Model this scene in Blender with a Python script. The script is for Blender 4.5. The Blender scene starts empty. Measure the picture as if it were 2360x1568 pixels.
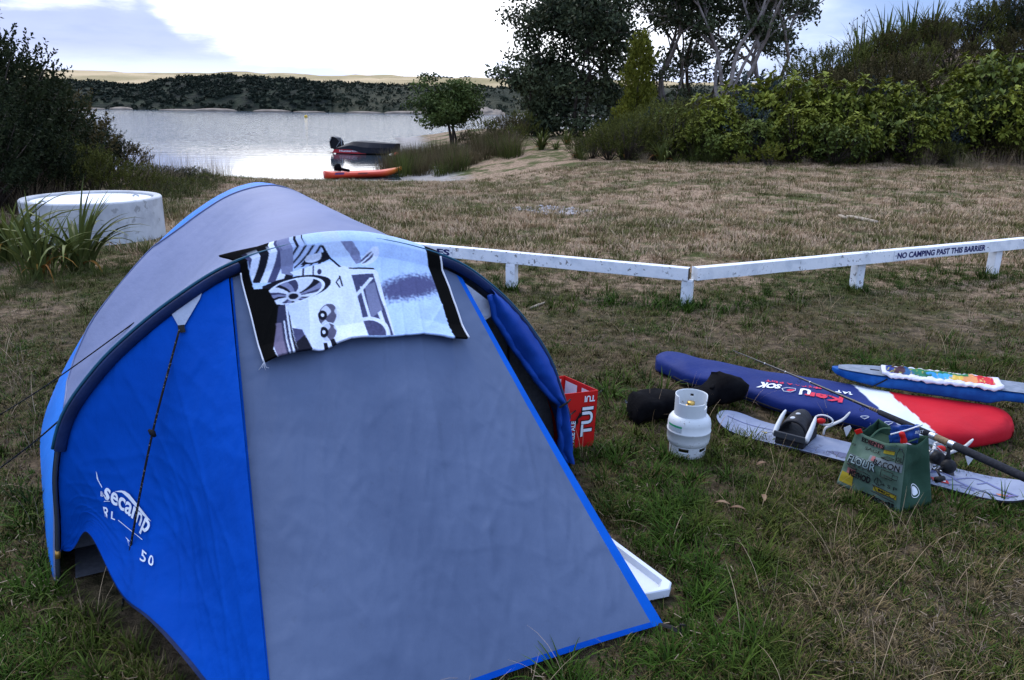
import bpy, bmesh, math, random
import numpy as np
from mathutils import Vector, Matrix, noise as mnoise

R = math.radians
SC = bpy.context.scene
COL = SC.collection
PI = math.pi

# ------------------------------------------------------------------ camera
CAM_H = 1.7
FPX = 788.0            # focal length in pixels of a 1024 px wide picture
PITCH = R(16.6)
ROLL = R(0.8)
cam = bpy.data.cameras.new('camera')
cam.sensor_width = 36.0
cam.lens = FPX / 1024 * 36.0
cam.clip_end = 6000
cam.clip_start = 0.05
camo = bpy.data.objects.new('camera', cam)
COL.objects.link(camo)
camo.matrix_world = (Matrix.Translation((0, 0, CAM_H)) @ Matrix.Rotation(PI / 2 - PITCH, 4, 'X')
                     @ Matrix.Rotation(ROLL, 4, 'Z'))
SC.camera = camo
SC.render.resolution_x = 1024
SC.render.resolution_y = 680
SC.render.engine = 'CYCLES'
SC.cycles.max_bounces = 5
SC.cycles.diffuse_bounces = 2
SC.cycles.glossy_bounces = 3
SC.cycles.transparent_max_bounces = 4

# ------------------------------------------------------------------ light
SUN_EL, SUN_AZ = R(48), R(-30)      # azimuth from +Y towards +X
w = bpy.data.worlds.new('World')
SC.world = w
w.use_nodes = True
NT = w.node_tree
NT.nodes.clear()


class NB:
    """tiny node helper"""
    def __init__(self, nt):
        self.nt = nt

    def n(self, typ, **kw):
        nd = self.nt.nodes.new(typ)
        for k, v in kw.items():
            setattr(nd, k, v)
        return nd

    def link(self, a, b):
        self.nt.links.new(a, b)

    def put(self, sock, v):
        if isinstance(v, bpy.types.NodeSocket):
            self.nt.links.new(v, sock)
        elif v is not None:
            if sock.type == 'RGBA' and len(v) == 3:
                v = (*v, 1)
            sock.default_value = v

    def math(self, op, a, b=None, c=None, clamp=False):
        nd = self.n('ShaderNodeMath', operation=op, use_clamp=clamp)
        for i, v in enumerate((a, b, c)):
            if v is not None:
                self.put(nd.inputs[i], v)
        return nd.outputs[0]

    def vmath(self, op, a, b=None):
        nd = self.n('ShaderNodeVectorMath', operation=op)
        self.put(nd.inputs[0], a)
        if b is not None:
            self.put(nd.inputs[1], b)
        return nd.outputs['Value'] if op in ('DOT_PRODUCT', 'LENGTH') else nd.outputs[0]

    def mix(self, f, a, b, blend='MIX'):
        nd = self.n('ShaderNodeMix', data_type='RGBA', blend_type=blend)
        self.put(nd.inputs[0], f)
        self.put(nd.inputs[6], a)
        self.put(nd.inputs[7], b)
        return nd.outputs[2]

    def step(self, v, lo, hi, a=0.0, b=1.0, smooth=True):
        nd = self.n('ShaderNodeMapRange', interpolation_type='SMOOTHSTEP' if smooth else 'LINEAR')
        self.put(nd.inputs[0], v)
        for i, x in enumerate((lo, hi, a, b)):
            self.put(nd.inputs[i + 1], x)
        return nd.outputs[0]

    def noise(self, vec, scale, detail=4.0, rough=0.55, dist=0.0):
        nd = self.n('ShaderNodeTexNoise')
        if vec is not None:
            self.link(vec, nd.inputs['Vector'])
        nd.inputs['Scale'].default_value = scale
        nd.inputs['Detail'].default_value = detail
        nd.inputs['Roughness'].default_value = rough
        nd.inputs['Distortion'].default_value = dist
        return nd.outputs['Fac']

    def scalevec(self, vec, s):
        return self.vmath('MULTIPLY', vec, s)


b = NB(NT)
tc = b.n('ShaderNodeTexCoord')
dirv = b.vmath('NORMALIZE', tc.outputs['Generated'])
sep = b.n('ShaderNodeSeparateXYZ')
b.link(dirv, sep.inputs[0])
az = b.math('ARCTAN2', sep.outputs[0], sep.outputs[1])
el = sep.outputs[2]
sky = b.n('ShaderNodeTexSky', sky_type='NISHITA', sun_disc=False)
sky.sun_elevation = SUN_EL
sky.sun_rotation = SUN_AZ
sky.altitude = 10
# overcast dusk veil: white around the low glow over the lake, blue away from it
gd = (math.sin(R(-20)) * math.cos(R(12)), math.cos(R(-20)) * math.cos(R(12)), math.sin(R(12)))
glow = b.math('MULTIPLY_ADD', b.vmath('DOT_PRODUCT', dirv, gd), 0.5, 0.5)
cn1 = b.noise(b.scalevec(dirv, (1.0, 1.0, 3.0)), 2.6, 6, 0.6)
cn2 = b.noise(b.scalevec(dirv, (1.0, 1.0, 4.5)), 7.0, 6, 0.6)
glow2 = b.math('ADD', glow, b.math('MULTIPLY', b.math('SUBTRACT', cn1, 0.5), 0.12))
gw = b.step(glow2, 0.86, 0.985)
veil = b.mix(gw, (1.9, 2.8, 5.0), (13.0, 13.0, 13.4))
wisp = b.math('MULTIPLY', b.step(b.noise(b.scalevec(dirv, (1.0, 1.0, 7.0)), 8.0, 6, .62), .47, .68), b.step(el, .055, .105, .55, 0.0))
veil = b.mix(wisp, veil, (4.6, 5.5, 7.8))
hi = b.step(el, 0.12, 0.23)
veil = b.mix(hi, veil, (4.7, 5.9, 8.8))
# low cloud bank along the horizon
edge0 = b.step(az, R(-24), R(-21.6), 0.118, 0.086)
edge1 = b.math('ADD', b.step(az, R(-21.6), R(-15), 0.0, -0.030), b.step(az, R(-15), R(-2), 0.0, -0.012))
edge = b.math('ADD', edge0, edge1)
edge = b.math('ADD', edge, b.math('MULTIPLY', b.math('SUBTRACT', cn2, 0.5), 0.085))
bank = b.step(b.math('SUBTRACT', edge, el), -0.018, 0.028)
bcol = b.mix(b.step(cn1, 0.35, 0.65), (1.5, 2.05, 4.3), (2.1, 2.7, 5.0))
low = b.step(el, 0.03, 0.06)
bcol = b.mix(low, (3.9, 4.6, 7.0), bcol)
bankf = b.math('MULTIPLY', bank, b.step(az, R(5), R(30), 0.92, 0.4))
cloudy = b.mix(bankf, veil, bcol)
skyc = b.mix(0.94, sky.outputs[0], cloudy)
bg = b.n('ShaderNodeBackground')
b.link(skyc, bg.inputs[0])
bg.inputs[1].default_value = 0.1
wo = b.n('ShaderNodeOutputWorld')
b.link(bg.outputs[0], wo.inputs[0])

sun = bpy.data.lights.new('sun', 'SUN')
sun.energy = 1.3
sun.angle = R(35)
sun.color = (1.0, 0.93, 0.84)
suno = bpy.data.objects.new('sun', sun)
COL.objects.link(suno)
sd = Vector((math.sin(SUN_AZ) * math.cos(SUN_EL), math.cos(SUN_AZ) * math.cos(SUN_EL), math.sin(SUN_EL)))
suno.rotation_euler = sd.to_track_quat('Z', 'Y').to_euler()
suno.location = (0, 0, 30)

vs = SC.view_settings
vs.view_transform = 'Standard'
vs.look = 'None'
vs.gamma = 1.0
vs.exposure = 0.98
vs.use_curve_mapping = False

# ------------------------------------------------------------------ measuring helpers
WPX = 2360 / 1024.0


def ray(u, v):
    x = u / WPX - 512
    y = v / WPX - 340
    xr = x * math.cos(ROLL) + y * math.sin(ROLL)
    yr = -x * math.sin(ROLL) + y * math.cos(ROLL)
    return Vector((xr, FPX * math.cos(PITCH) - yr * math.sin(PITCH), -(FPX * math.sin(PITCH) + yr * math.cos(PITCH))))


EYE = Vector((0, 0, CAM_H))


def G(u, v, z=0.0):
    r = ray(u, v)
    return EYE + r * ((z - CAM_H) / r.z)


def at(u, v, y):
    r = ray(u, v)
    return EYE + r * (y / r.y)


def proj_np(p):
    p = np.asarray(p, float)
    d = p - np.array(EYE)
    f = d[..., 1] * math.cos(PITCH) - d[..., 2] * math.sin(PITCH)
    yr = -(d[..., 1] * math.sin(PITCH) + d[..., 2] * math.cos(PITCH)) / f * FPX
    xr = d[..., 0] / f * FPX
    return ((xr * math.cos(ROLL) - yr * math.sin(ROLL) + 512) * WPX,
            (xr * math.sin(ROLL) + yr * math.cos(ROLL) + 340) * WPX)


def sstep(x, a, c):
    t = min(1, max(0, (x - a) / (c - a)))
    return t * t * (3 - 2 * t)


WATER_Z = -1.0


def shore_d(x, y):
    wob = 0.5 * mnoise.noise((x * .25, y * .25, 3.1)) + 0.25 * mnoise.noise((x * .8, y * .8, 9.1))
    d1 = max(29.3 - y + 0.10 * (x + 6), x + .150 * y + 0.3)
    return min(d1, 70 - y + .3 * x) + wob


def hill(x, y):
    return sstep(y - 0.05 * x, 25.0, 37.0) * sstep(x, 5.0, 19) * 4.4 * (1 - .75 * sstep(y, 39, 50))


def H(x, y):
    d = shore_d(x, y)
    if d > -.5:
        dA = 29.3 - y + 0.10 * (x + 6) + (d - min(max(29.3 - y + 0.10 * (x + 6), x + .150 * y + 0.3), 70 - y + .3 * x))
        dB = min(d, x + .150 * y + .3)
        kA = math.sin(min(1, max(0, dA + .4) / 21.0) * PI / 2)
        z = -1.04 + 1.04 * max(kA, sstep(dB, -.5, 8.0) if dB > -.5 else 0, sstep(d, -.5, 30))
    else:
        z = -1.04 + (d + .5) * .12
    z += hill(x, y)
    z += 0.028 * mnoise.noise((x * .9, y * .9, 0)) * sstep(y, 5, 9) + 0.01 * mnoise.noise((x * 2.7, y * 2.7, 5))
    # the left bank rises a little
    z += 0.35 * sstep(-x, 5.5, 10) * sstep(y, 8, 14) * (1 - sstep(y, 19, 27))
    return max(z, -6)


def GT(u, v):
    """point of the terrain seen at a pixel"""
    r = ray(u, v)
    t = 1.0 / r.y
    y = 1.5
    last = EYE
    while y < 120:
        p = EYE + r * (y / r.y)
        if p.z < H(p.x, p.y):
            lo, hi_ = y - .25, y
            for _ in range(12):
                m = (lo + hi_) / 2
                q = EYE + r * (m / r.y)
                if q.z < H(q.x, q.y):
                    hi_ = m
                else:
                    lo = m
            q = EYE + r * (hi_ / r.y)
            return Vector((q.x, q.y, H(q.x, q.y)))
        y += .25
    return p


def XU(u, y, z=0.0):
    return (u / WPX - 512) * (y * math.cos(PITCH) + (CAM_H - z) * math.sin(PITCH)) / FPX


# ------------------------------------------------------------------ materials
MATS = {}


def mat(name, col, rough=0.7, col2=None, nscale=6.0, ndetail=4.0, contrast=(0.35, 0.65), bump=0.0, bscale=60.0,
        bdist=0.01, metal=0.0, spec=0.2, attr=None, subsurf=0.0, coat=0.0, sheen=0.0, bstretch=None, trans=0.0, crease=0.0, speck=None):
    if name in MATS:
        return MATS[name]
    m = bpy.data.materials.new(name)
    m.use_nodes = True
    nt = m.node_tree
    nb = NB(nt)
    p = nt.nodes['Principled BSDF']
    p.inputs['Roughness'].default_value = rough
    p.inputs['Metallic'].default_value = metal
    p.inputs['Specular IOR Level'].default_value = spec
    if coat:
        p.inputs['Coat Weight'].default_value = coat
    if sheen:
        p.inputs['Sheen Weight'].default_value = sheen
    t = nb.n('ShaderNodeTexCoord')
    vec = t.outputs['Object']
    c = None
    if attr == 'Col':
        a = nb.n('ShaderNodeAttribute', attribute_name='Col')
        c = a.outputs['Color']
        f = nb.step(nb.noise(vec, nscale, ndetail), 0.3, 0.7, 0.88, 1.08, False)
        sc = nb.n('ShaderNodeVectorMath', operation='SCALE')
        nb.link(c, sc.inputs[0])
        nb.link(f, sc.inputs['Scale'])
        c = sc.outputs[0]
    elif attr == 'tone':
        a = nb.n('ShaderNodeAttribute', attribute_name='tone')
        oi = nb.n('ShaderNodeObjectInfo')
        f = nb.math('ADD', a.outputs['Fac'], nb.math('MULTIPLY', nb.math('SUBTRACT', oi.outputs['Random'], 0.5), 0.25), clamp=True)
        c = nb.mix(f, col, col2 or col)
    elif col2 is not None:
        f = nb.step(nb.noise(vec, nscale, ndetail), contrast[0], contrast[1])
        c = nb.mix(f, col, col2)
    if speck is not None:      # chips, rust, stains: (colour, scale, threshold, amount)
        sm_ = nb.math('MULTIPLY', nb.step(nb.noise(vec, speck[1], 5, .6), speck[2], speck[2] + .06), nb.step(nb.noise(vec, speck[1] * .17, 3), .42, .6))
        c = nb.mix(nb.math('MULTIPLY', sm_, speck[3]), c if c is not None else col, speck[0])
    if c is not None:
        nb.link(c, p.inputs['Base Color'])
    else:
        p.inputs['Base Color'].default_value = (*col, 1)
    if bump:
        bn = nb.n('ShaderNodeBump')
        bn.inputs['Strength'].default_value = bump
        bn.inputs['Distance'].default_value = bdist
        v2 = nb.scalevec(vec, bstretch) if bstretch else vec
        hgt = nb.noise(v2, bscale, 5)
        if crease:
            hgt = nb.math('MULTIPLY', hgt, .45)
            for sv, k_ in (((1.6, 1.0, .35), 1.0), ((.5, .8, 1.5), .6)):
                rn = nb.n('ShaderNodeTexNoise', noise_type='RIDGED_MULTIFRACTAL')
                nb.link(nb.scalevec(vec, sv), rn.inputs['Vector'])
                rn.inputs['Scale'].default_value = 7.5
                rn.inputs['Detail'].default_value = 3
                rn.inputs['Distortion'].default_value = .6
                hgt = nb.math('ADD', hgt, nb.math('MULTIPLY', rn.outputs['Fac'], crease * k_))
        nb.link(hgt, bn.inputs['Height'])
        nb.link(bn.outputs[0], p.inputs['Normal'])
    if trans:
        tr = nb.n('ShaderNodeBsdfTranslucent')
        if c is not None:
            nb.link(c, tr.inputs[0])
        else:
            tr.inputs[0].default_value = (*col, 1)
        ms = nb.n('ShaderNodeMixShader')
        ms.inputs[0].default_value = trans
        nb.link(p.outputs[0], ms.inputs[1])
        nb.link(tr.outputs[0], ms.inputs[2])
        nb.link(ms.outputs[0], nt.nodes['Material Output'].inputs[0])
    MATS[name] = m
    return m


# ------------------------------------------------------------------ mesh helpers
class MB:
    def __init__(self):
        self.v, self.f, self.t, self.c = [], [], [], []

    def add(self, verts, faces, tone=None, cols=None):
        o = len(self.v)
        self.v.extend([tuple(q) for q in verts])
        self.f.extend([tuple(i + o for i in fc) for fc in faces])
        if tone is not None:
            self.t.extend([tone] * len(verts) if not hasattr(tone, '__len__') else tone)
        if cols is not None:
            self.c.extend(cols)
        return o

    def box(self, c, s, rot=None):
        c = Vector(c)
        vs_ = [Vector((x * s[0] / 2, y * s[1] / 2, z * s[2] / 2)) for x in (-1, 1) for y in (-1, 1) for z in (-1, 1)]
        if rot is not None:
            vs_ = [rot @ q for q in vs_]
        self.add([c + q for q in vs_], [(0, 1, 3, 2), (4, 6, 7, 5), (0, 4, 5, 1), (2, 3, 7, 6), (0, 2, 6, 4), (1, 5, 7, 3)])

    def tube(self, pts, rads, n=8, cap=True, flat=1.0, tone=None):
        pts = [Vector(p) for p in pts]
        if not hasattr(rads, '__len__'):
            rads = [rads] * len(pts)
        o = len(self.v)
        up = None
        vv, ff = [], []
        for i, p in enumerate(pts):
            d = (pts[min(i + 1, len(pts) - 1)] - pts[max(i - 1, 0)])
            if d.length < 1e-9:
                d = Vector((0, 0, 1))
            d.normalize()
            if up is None:
                up = Vector((0, 0, 1)) if abs(d.z) < .9 else Vector((1, 0, 0))
            a = d.cross(up)
            if a.length < 1e-6:
                a = d.orthogonal()
            a.normalize()
            up = a.cross(d).normalized()
            for k in range(n):
                th = 2 * PI * k / n
                vv.append(p + (a * math.cos(th) + up * math.sin(th) * flat) * rads[i])
        for i in range(len(pts) - 1):
            for k in range(n):
                ff.append((i * n + k, i * n + (k + 1) % n, (i + 1) * n + (k + 1) % n, (i + 1) * n + k))
        if cap:
            ff.append(tuple(range(n - 1, -1, -1)))
            ff.append(tuple((len(pts) - 1) * n + k for k in range(n)))
        self.add(vv, ff, tone)

    def lathe(self, prof, n=32, c=(0, 0, 0), close_top=True, close_bot=True):
        vv, ff = [], []
        for r_, z_ in prof:
            for k in range(n):
                th = 2 * PI * k / n
                vv.append((c[0] + r_ * math.cos(th), c[1] + r_ * math.sin(th), c[2] + z_))
        for i in range(len(prof) - 1):
            for k in range(n):
                ff.append((i * n + k, i * n + (k + 1) % n, (i + 1) * n + (k + 1) % n, (i + 1) * n + k))
        if close_bot:
            ff.append(tuple(range(n - 1, -1, -1)))
        if close_top:
            ff.append(tuple((len(prof) - 1) * n + k for k in range(n)))
        self.add(vv, ff)

    def grid(self, fn, na, nb_, cols=None, tone=None):
        """fn(i,j) -> point"""
        vv = [fn(i, j) for i in range(na) for j in range(nb_)]
        ff = [(i * nb_ + j, i * nb_ + j + 1, (i + 1) * nb_ + j + 1, (i + 1) * nb_ + j) for i in range(na - 1) for j in range(nb_ - 1)]
        self.add(vv, ff, tone, cols)

    def ball(self, c, r, n=10, m=7):
        rx, ry, rz = r if hasattr(r, '__len__') else (r, r, r)
        vv, ff = [], []
        for i in range(m + 1):
            ph = PI * i / m
            for k in range(n):
                th = 2 * PI * k / n
                vv.append((c[0] + rx * math.sin(ph) * math.cos(th), c[1] + ry * math.sin(ph) * math.sin(th), c[2] + rz * math.cos(ph)))
        for i in range(m):
            for k in range(n):
                ff.append((i * n + k, (i + 1) * n + k, (i + 1) * n + (k + 1) % n, i * n + (k + 1) % n))
        self.add(vv, ff)

    def mesh(self, name, origin=None, smooth=False):
        me = bpy.data.meshes.new(name)
        v = np.array(self.v, dtype=np.float64)
        if origin is not None:
            v = v - np.array(origin)
        me.from_pydata(v.tolist(), [], self.f)
        if self.t:
            a = me.attributes.new('tone', 'FLOAT', 'POINT')
            a.data.foreach_set('value', np.array(self.t, dtype=np.float32))
        if self.c:
            a = me.attributes.new('Col', 'FLOAT_COLOR', 'POINT')
            cc = np.array(self.c, dtype=np.float32)
            if cc.shape[1] == 3:
                cc = np.c_[cc, np.ones(len(cc), np.float32)]
            a.data.foreach_set('color', cc.ravel())
        if smooth:
            me.polygons.foreach_set('use_smooth', [True] * len(me.polygons))
        me.update()
        return me

    def build(self, name, m, parent=None, smooth=False, bevel=0.0, solid=0.0, subd=0):
        org = parent_origin(parent)
        me = self.mesh(name, org, smooth)
        if m is not None:
            me.materials.append(m)
        o = bpy.data.objects.new(name, me)
        COL.objects.link(o)
        if parent is not None:
            o.parent = parent
        if solid:
            md = o.modifiers.new('solid', 'SOLIDIFY')
            md.thickness = solid
            md.offset = 0
        if bevel:
            md = o.modifiers.new('bevel', 'BEVEL')
            md.width = bevel
            md.segments = 2
            md.limit_method = 'ANGLE'
        if subd:
            md = o.modifiers.new('sub', 'SUBSURF')
            md.levels = md.render_levels = subd
        return o


def parent_origin(o):
    t = Vector((0, 0, 0))
    while o is not None:
        t = t + o.location
        o = o.parent
    return t


def tag(o, label, cat, group=None, kind=None):
    o['label'] = label
    if cat:
        o['category'] = cat
    if group:
        o['group'] = group
    if kind:
        o['kind'] = kind
    return o


def thing(name, label, cat, loc=(0, 0, 0), group=None):
    o = bpy.data.objects.new(name, None)
    o.empty_display_size = .1
    COL.objects.link(o)
    o.location = loc
    return tag(o, label, cat, group)


def struct(o):
    o['kind'] = 'structure'
    return o


def copy_tree(o, parent=None):
    c = o.copy()
    COL.objects.link(c)
    if parent is not None:
        c.parent = parent
    for ch in [q for q in bpy.data.objects if q.parent == o]:
        copy_tree(ch, c)
    return c


TXT = {}


def text_mesh(s, bold=0.0):
    """2D outline of a line of text as unit-box verts and faces"""
    k = (s, bold)
    if k not in TXT:
        cu = bpy.data.curves.new('txt', 'FONT')
        cu.body = s
        cu.size = 1
        cu.offset = bold
        cu.resolution_u = 3
        o = bpy.data.objects.new('txt', cu)
        COL.objects.link(o)
        dg = bpy.context.evaluated_depsgraph_get()
        dg.update()
        me = o.evaluated_get(dg).to_mesh()
        v = np.array([q.co[:2] for q in me.vertices])
        f = [tuple(p.vertices) for p in me.polygons]
        o.evaluated_get(dg).to_mesh_clear()
        bpy.data.objects.remove(o)
        lo, hi_ = v.min(0), v.max(0)
        TXT[k] = ((v - lo) / (hi_ - lo), f, (hi_[0] - lo[0]) / (hi_[1] - lo[1]))
    return TXT[k]


def text(name, s, mapf, m, parent, rect=(0, 0, 1, 1), bold=0.0, flipx=False, flipy=False, mbs=None, rot=0):
    """write s into rect of the chart mapf(x,y)->Vector"""
    v, f, _ = text_mesh(s, bold)
    mb = mbs or MB()
    pts = []
    for x, y in v:
        if flipx:
            x = 1 - x
        if flipy:
            y = 1 - y
        if rot:
            x, y = (y, 1 - x) if rot == 1 else (1 - y, x)
        pts.append(mapf(rect[0] + x * (rect[2] - rect[0]), rect[1] + y * (rect[3] - rect[1])))
    mb.add(pts, f)
    if mbs is None:
        return mb.build(name, m, parent)


def quadmap(p00, p10, p01, p11, off=Vector((0, 0, 0))):
    p00, p10, p01, p11 = map(Vector, (p00, p10, p01, p11))

    def f(x, y):
        return (p00 * (1 - x) + p10 * x) * (1 - y) + (p01 * (1 - x) + p11 * x) * y + off
    return f


def catmull(pts, t):
    n = len(pts) - 1
    x = min(max(t, 0), 1) * n
    i = min(int(x), n - 1)
    k = x - i
    p0, p1, p2, p3 = pts[max(i - 1, 0)], pts[i], pts[i + 1], pts[min(i + 2, n)]
    return [0.5 * (2 * b_ + (c_ - a_) * k + (2 * a_ - 5 * b_ + 4 * c_ - d_) * k * k + (3 * b_ - a_ - 3 * c_ + d_) * k ** 3)
            for a_, b_, c_, d_ in zip(p0, p1, p2, p3)]


def curve3(pts, n):
    pts = [tuple(p) for p in pts]
    return [Vector(catmull(pts, i / (n - 1))) for i in range(n)]

# ================================================================== THE SETTING
def pos_mat(name):
    m = bpy.data.materials.new(name)
    m.use_nodes = True
    nb = NB(m.node_tree)
    g = nb.n('ShaderNodeNewGeometry')
    return m, nb, g.outputs['Position'], m.node_tree.nodes['Principled BSDF']


# ground -----------------------------------------------------------
m_ground, nb, pos, P = pos_mat('ground_mat')
n1 = nb.noise(pos, 0.45, 5, .6)
n2 = nb.noise(pos, 2.2, 6, .65)
n3 = nb.noise(pos, 14, 6, .7)
n4 = nb.noise(pos, 70, 4, .7)
dry = nb.mix(nb.step(n3, .35, .68), (0.16, 0.110, 0.072), (0.45, 0.32, 0.215))
dry = nb.mix(nb.step(n2, .55, .75), dry, (0.50, 0.37, 0.26))
grn = nb.mix(nb.step(n3, .3, .7), (0.035, 0.042, 0.012), (0.095, 0.105, 0.030))
gm = nb.step(nb.math('ADD', nb.math('MULTIPLY', n1, .55), nb.math('MULTIPLY', n2, .45)), .47, .56)
c = nb.mix(gm, dry, grn)
sp = nb.n('ShaderNodeSeparateXYZ')
nb.link(pos, sp.inputs[0])
# towards the camera the ground colour is mixed to a darker brown
near = nb.step(sp.outputs[1], 5.0, 9.5, 1.0, 0.0)
ndark = nb.mix(nb.step(n3, .35, .7), (0.020, 0.016, 0.008), (0.12, 0.086, 0.048))
c = nb.mix(nb.math('MULTIPLY', near, .85), c, ndark)
# sand at the water's edge and bare soil on the track
sandm = nb.step(nb.math('ADD', sp.outputs[2], nb.math('MULTIPLY', nb.math('SUBTRACT', n2, .5), .35)), -.84, -.66, 1, 0)
c = nb.mix(sandm, c, nb.mix(nb.step(n3, .3, .7), (.27, .25, .23), (.40, .37, .35)))
wet = nb.step(sp.outputs[2], -.985, -.94, 1, 0)
c = nb.mix(nb.math('MULTIPLY', wet, .5), c, (.16, .145, .13))
c = nb.mix(nb.step(n4, .45, .75, 0, .35), c, (0.02, .018, .012))
nb.link(c, P.inputs['Base Color'])
P.inputs['Roughness'].default_value = .95
P.inputs['Specular IOR Level'].default_value = .1
bn = nb.n('ShaderNodeBump')
bn.inputs['Strength'].default_value = .9
bn.inputs['Distance'].default_value = .03
nb.link(nb.math('ADD', n3, nb.math('MULTIPLY', n4, .5)), bn.inputs['Height'])
nb.link(bn.outputs[0], P.inputs['Normal'])


def axis(lo, hi_, fine, step0, growth, far):
    out = list(np.arange(lo, hi_ + 1e-6, fine))
    s = step0
    x = hi_
    while x < far[1]:
        x += s
        s *= growth
        out.append(x)
    s = step0
    x = lo
    while x > far[0]:
        x -= s
        s *= growth
        out.insert(0, x)
    return out


gx = axis(-9, 11, .2, .25, 1.10, (-1600, 1600))
gy = axis(1, 13, .2, .25, 1.022, (-40, 75))
s_, y_ = 2.0, gy[-1]
while y_ < 1500:
    y_ += s_
    s_ *= 1.3
    gy.append(y_)
mb = MB()
mb.grid(lambda i, j: (gx[i], gy[j], H(gx[i], gy[j])), len(gx), len(gy))
ground = struct(mb.build('ground', m_ground, smooth=True))

# lake -------------------------------------------------------------
m_w, nb, pos, P = pos_mat('water_mat')
P.inputs['Base Color'].default_value = (.035, .05, .065, 1)
P.inputs['Roughness'].default_value = .06
P.inputs['IOR'].default_value = 1.33
sp = nb.n('ShaderNodeSeparateXYZ')
nb.link(pos, sp.inputs[0])
st = nb.scalevec(pos, (1.0, 2.2, 1.0))
wn = nb.noise(st, 1.6, 3, .5)
wn2 = nb.noise(st, .35, 3, .5)
wcalm = nb.step(sp.outputs[1], 36, 62, .05, 1.0)
bn = nb.n('ShaderNodeBump')
bn.inputs['Distance'].default_value = .09
nb.link(nb.math('MULTIPLY', wcalm, .85), bn.inputs['Strength'])
P.inputs['Specular Tint'].default_value = (.74, .84, 1, 1)
nb.link(nb.math('ADD', wn, wn2), bn.inputs['Height'])
nb.link(bn.outputs[0], P.inputs['Normal'])
mb = MB()
mb.add([(-500, 20, WATER_Z), (500, 20, WATER_Z), (500, 330, WATER_Z), (-500, 330, WATER_Z)], [(0, 1, 2, 3)])
struct(mb.build('lake', m_w))

# far hills ----------------------------------------------------------
m_farbush = mat('far_bush_mat', (.010, .014, .012), .9, (.034, .042, .026), nscale=.25, ndetail=6, contrast=(.35, .7), bump=.8, bscale=.6, bdist=1.5, spec=.1)
m_farscrub = mat('far_scrub_mat', (.022, .028, .018), .9, (.060, .060, .038), nscale=.10, ndetail=7, contrast=(.38, .66), bump=.8, bscale=.5, bdist=1.5, spec=.1)
m_pasture = mat('pasture_mat', (.26, .21, .10), .9, (.50, .38, .22), nscale=.02, ndetail=5, bump=.3, bscale=.2, bdist=1, spec=.1)
m_sandfar = mat('far_sand_mat', (.17, .14, .115), .9, (.30, .25, .20), nscale=.3, spec=.1)


def ridge_hill(name, uv, Yfoot, Ytop, m, zfoot, nx=120, ny=10, rough=.8, seed=0, back=60):
    us = [q[0] for q in uv]

    def fn(i, j):
        u = us[0] + (us[-1] - us[0]) * i / (nx - 1)
        v = np.interp(u, us, [q[1] for q in uv])
        top = at(u, v, Ytop)
        k = j / (ny - 1)
        if k <= .8:
            k /= .8
            y = Yfoot + (Ytop - Yfoot) * k
            z = zfoot + (top.z - zfoot) * (1 - (1 - k) ** 1.9)
        else:
            k = (k - .8) / .2
            y = Ytop + back * k
            z = top.z - 3 * k
        x = top.x * (y / Ytop)
        z += rough * mnoise.noise((x * .06, y * .06, seed)) * min(1, k * 3) + rough * .5 * mnoise.noise((x * .2, y * .2, seed))* min(1, k * 3)
        return (x, y + 2 * mnoise.noise((x * .05, 0, seed)), z)
    q = MB()
    q.grid(fn, nx, ny)
    return struct(q.build(name, m, smooth=True)), fn


ridge_hill('pasture_hill', [(-900, 158), (0, 161), (110, 163), (250, 167), (400, 172), (560, 168), (640, 171), (760, 176), (900, 177), (1050, 182), (1180, 184), (1400, 189), (2400, 205)], 330, 520, m_pasture, 5, rough=1.2, seed=3, back=200)
hb, hbf = ridge_hill('bush_hill', [(-900, 186), (0, 190), (110, 186), (250, 192), (330, 196), (420, 180), (560, 178), (640, 180), (700, 186), (760, 198)], 236, 268, m_farbush, -1.6, rough=1.0, seed=5)
hs, hsf = ridge_hill('scrub_hill', [(690, 196), (760, 190), (860, 194), (980, 196), (1100, 199), (1180, 201), (1400, 196), (2400, 215)], 238, 275, m_farscrub, -1.6, rough=1.0, seed=8)
# sandy strip along the far shore
mb = MB()
rnd = random.Random(4)
for i in range(17):
    x0 = -150 + i * 13 + rnd.uniform(-3, 3)
    y0 = 233.2 + rnd.uniform(-.6, .6)
    wv, hh = rnd.uniform(2, 8), rnd.uniform(.25, .8)
    mb.ball((x0, y0 + 2.2, -1.0), (wv, 3.2, hh), 10, 6)
sandb = struct(mb.build('far_beach', m_sandfar, smooth=True))
mb = MB()


def cliff(i, j):
    u = 1078 + i * 2.0
    q = at(u, 271, 237)
    hh = 1.7 * math.exp(-((u - 1118) / 26) ** 2) + .7 * math.exp(-((u - 1150) / 10) ** 2)
    k = j / 7
    return (q.x, 234.5 + k * 4 + mnoise.noise((u * .1, k * 3, 0)), -1.2 + (hh + .5) * k ** .6 + .4 * mnoise.noise((u * .25, k * 4, 2)) * k)


mb.grid(cliff, 44, 8)
struct(mb.build('sand_cliff', m_sandfar, smooth=True))

# bush crowns over the far hill (one mass)
mb = MB()
rnd = random.Random(11)
ico = bmesh.new()
bmesh.ops.create_icosphere(ico, subdivisions=1, radius=1)
IV = [v.co.copy() for v in ico.verts]
IF = [tuple(v.index for v in f.verts) for f in ico.faces]
ico.free()


def lump(mb, c, r, seed, tone, squash=.75, amp=.35):
    vv = []
    for q in IV:
        k = 1 + amp * mnoise.noise((q.x * 2.3 + seed, q.y * 2.3, q.z * 2.3)) + amp * .5 * mnoise.noise((q.x * 6 + seed, q.y * 6, q.z * 6))
        vv.append((c[0] + q.x * r * k, c[1] + q.y * r * k, c[2] + q.z * r * k * squash))
    mb.add(vv, IF, [min(1, max(0, tone + .35 * (v[2] - c[2]) / r)) for v in vv])


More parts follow.
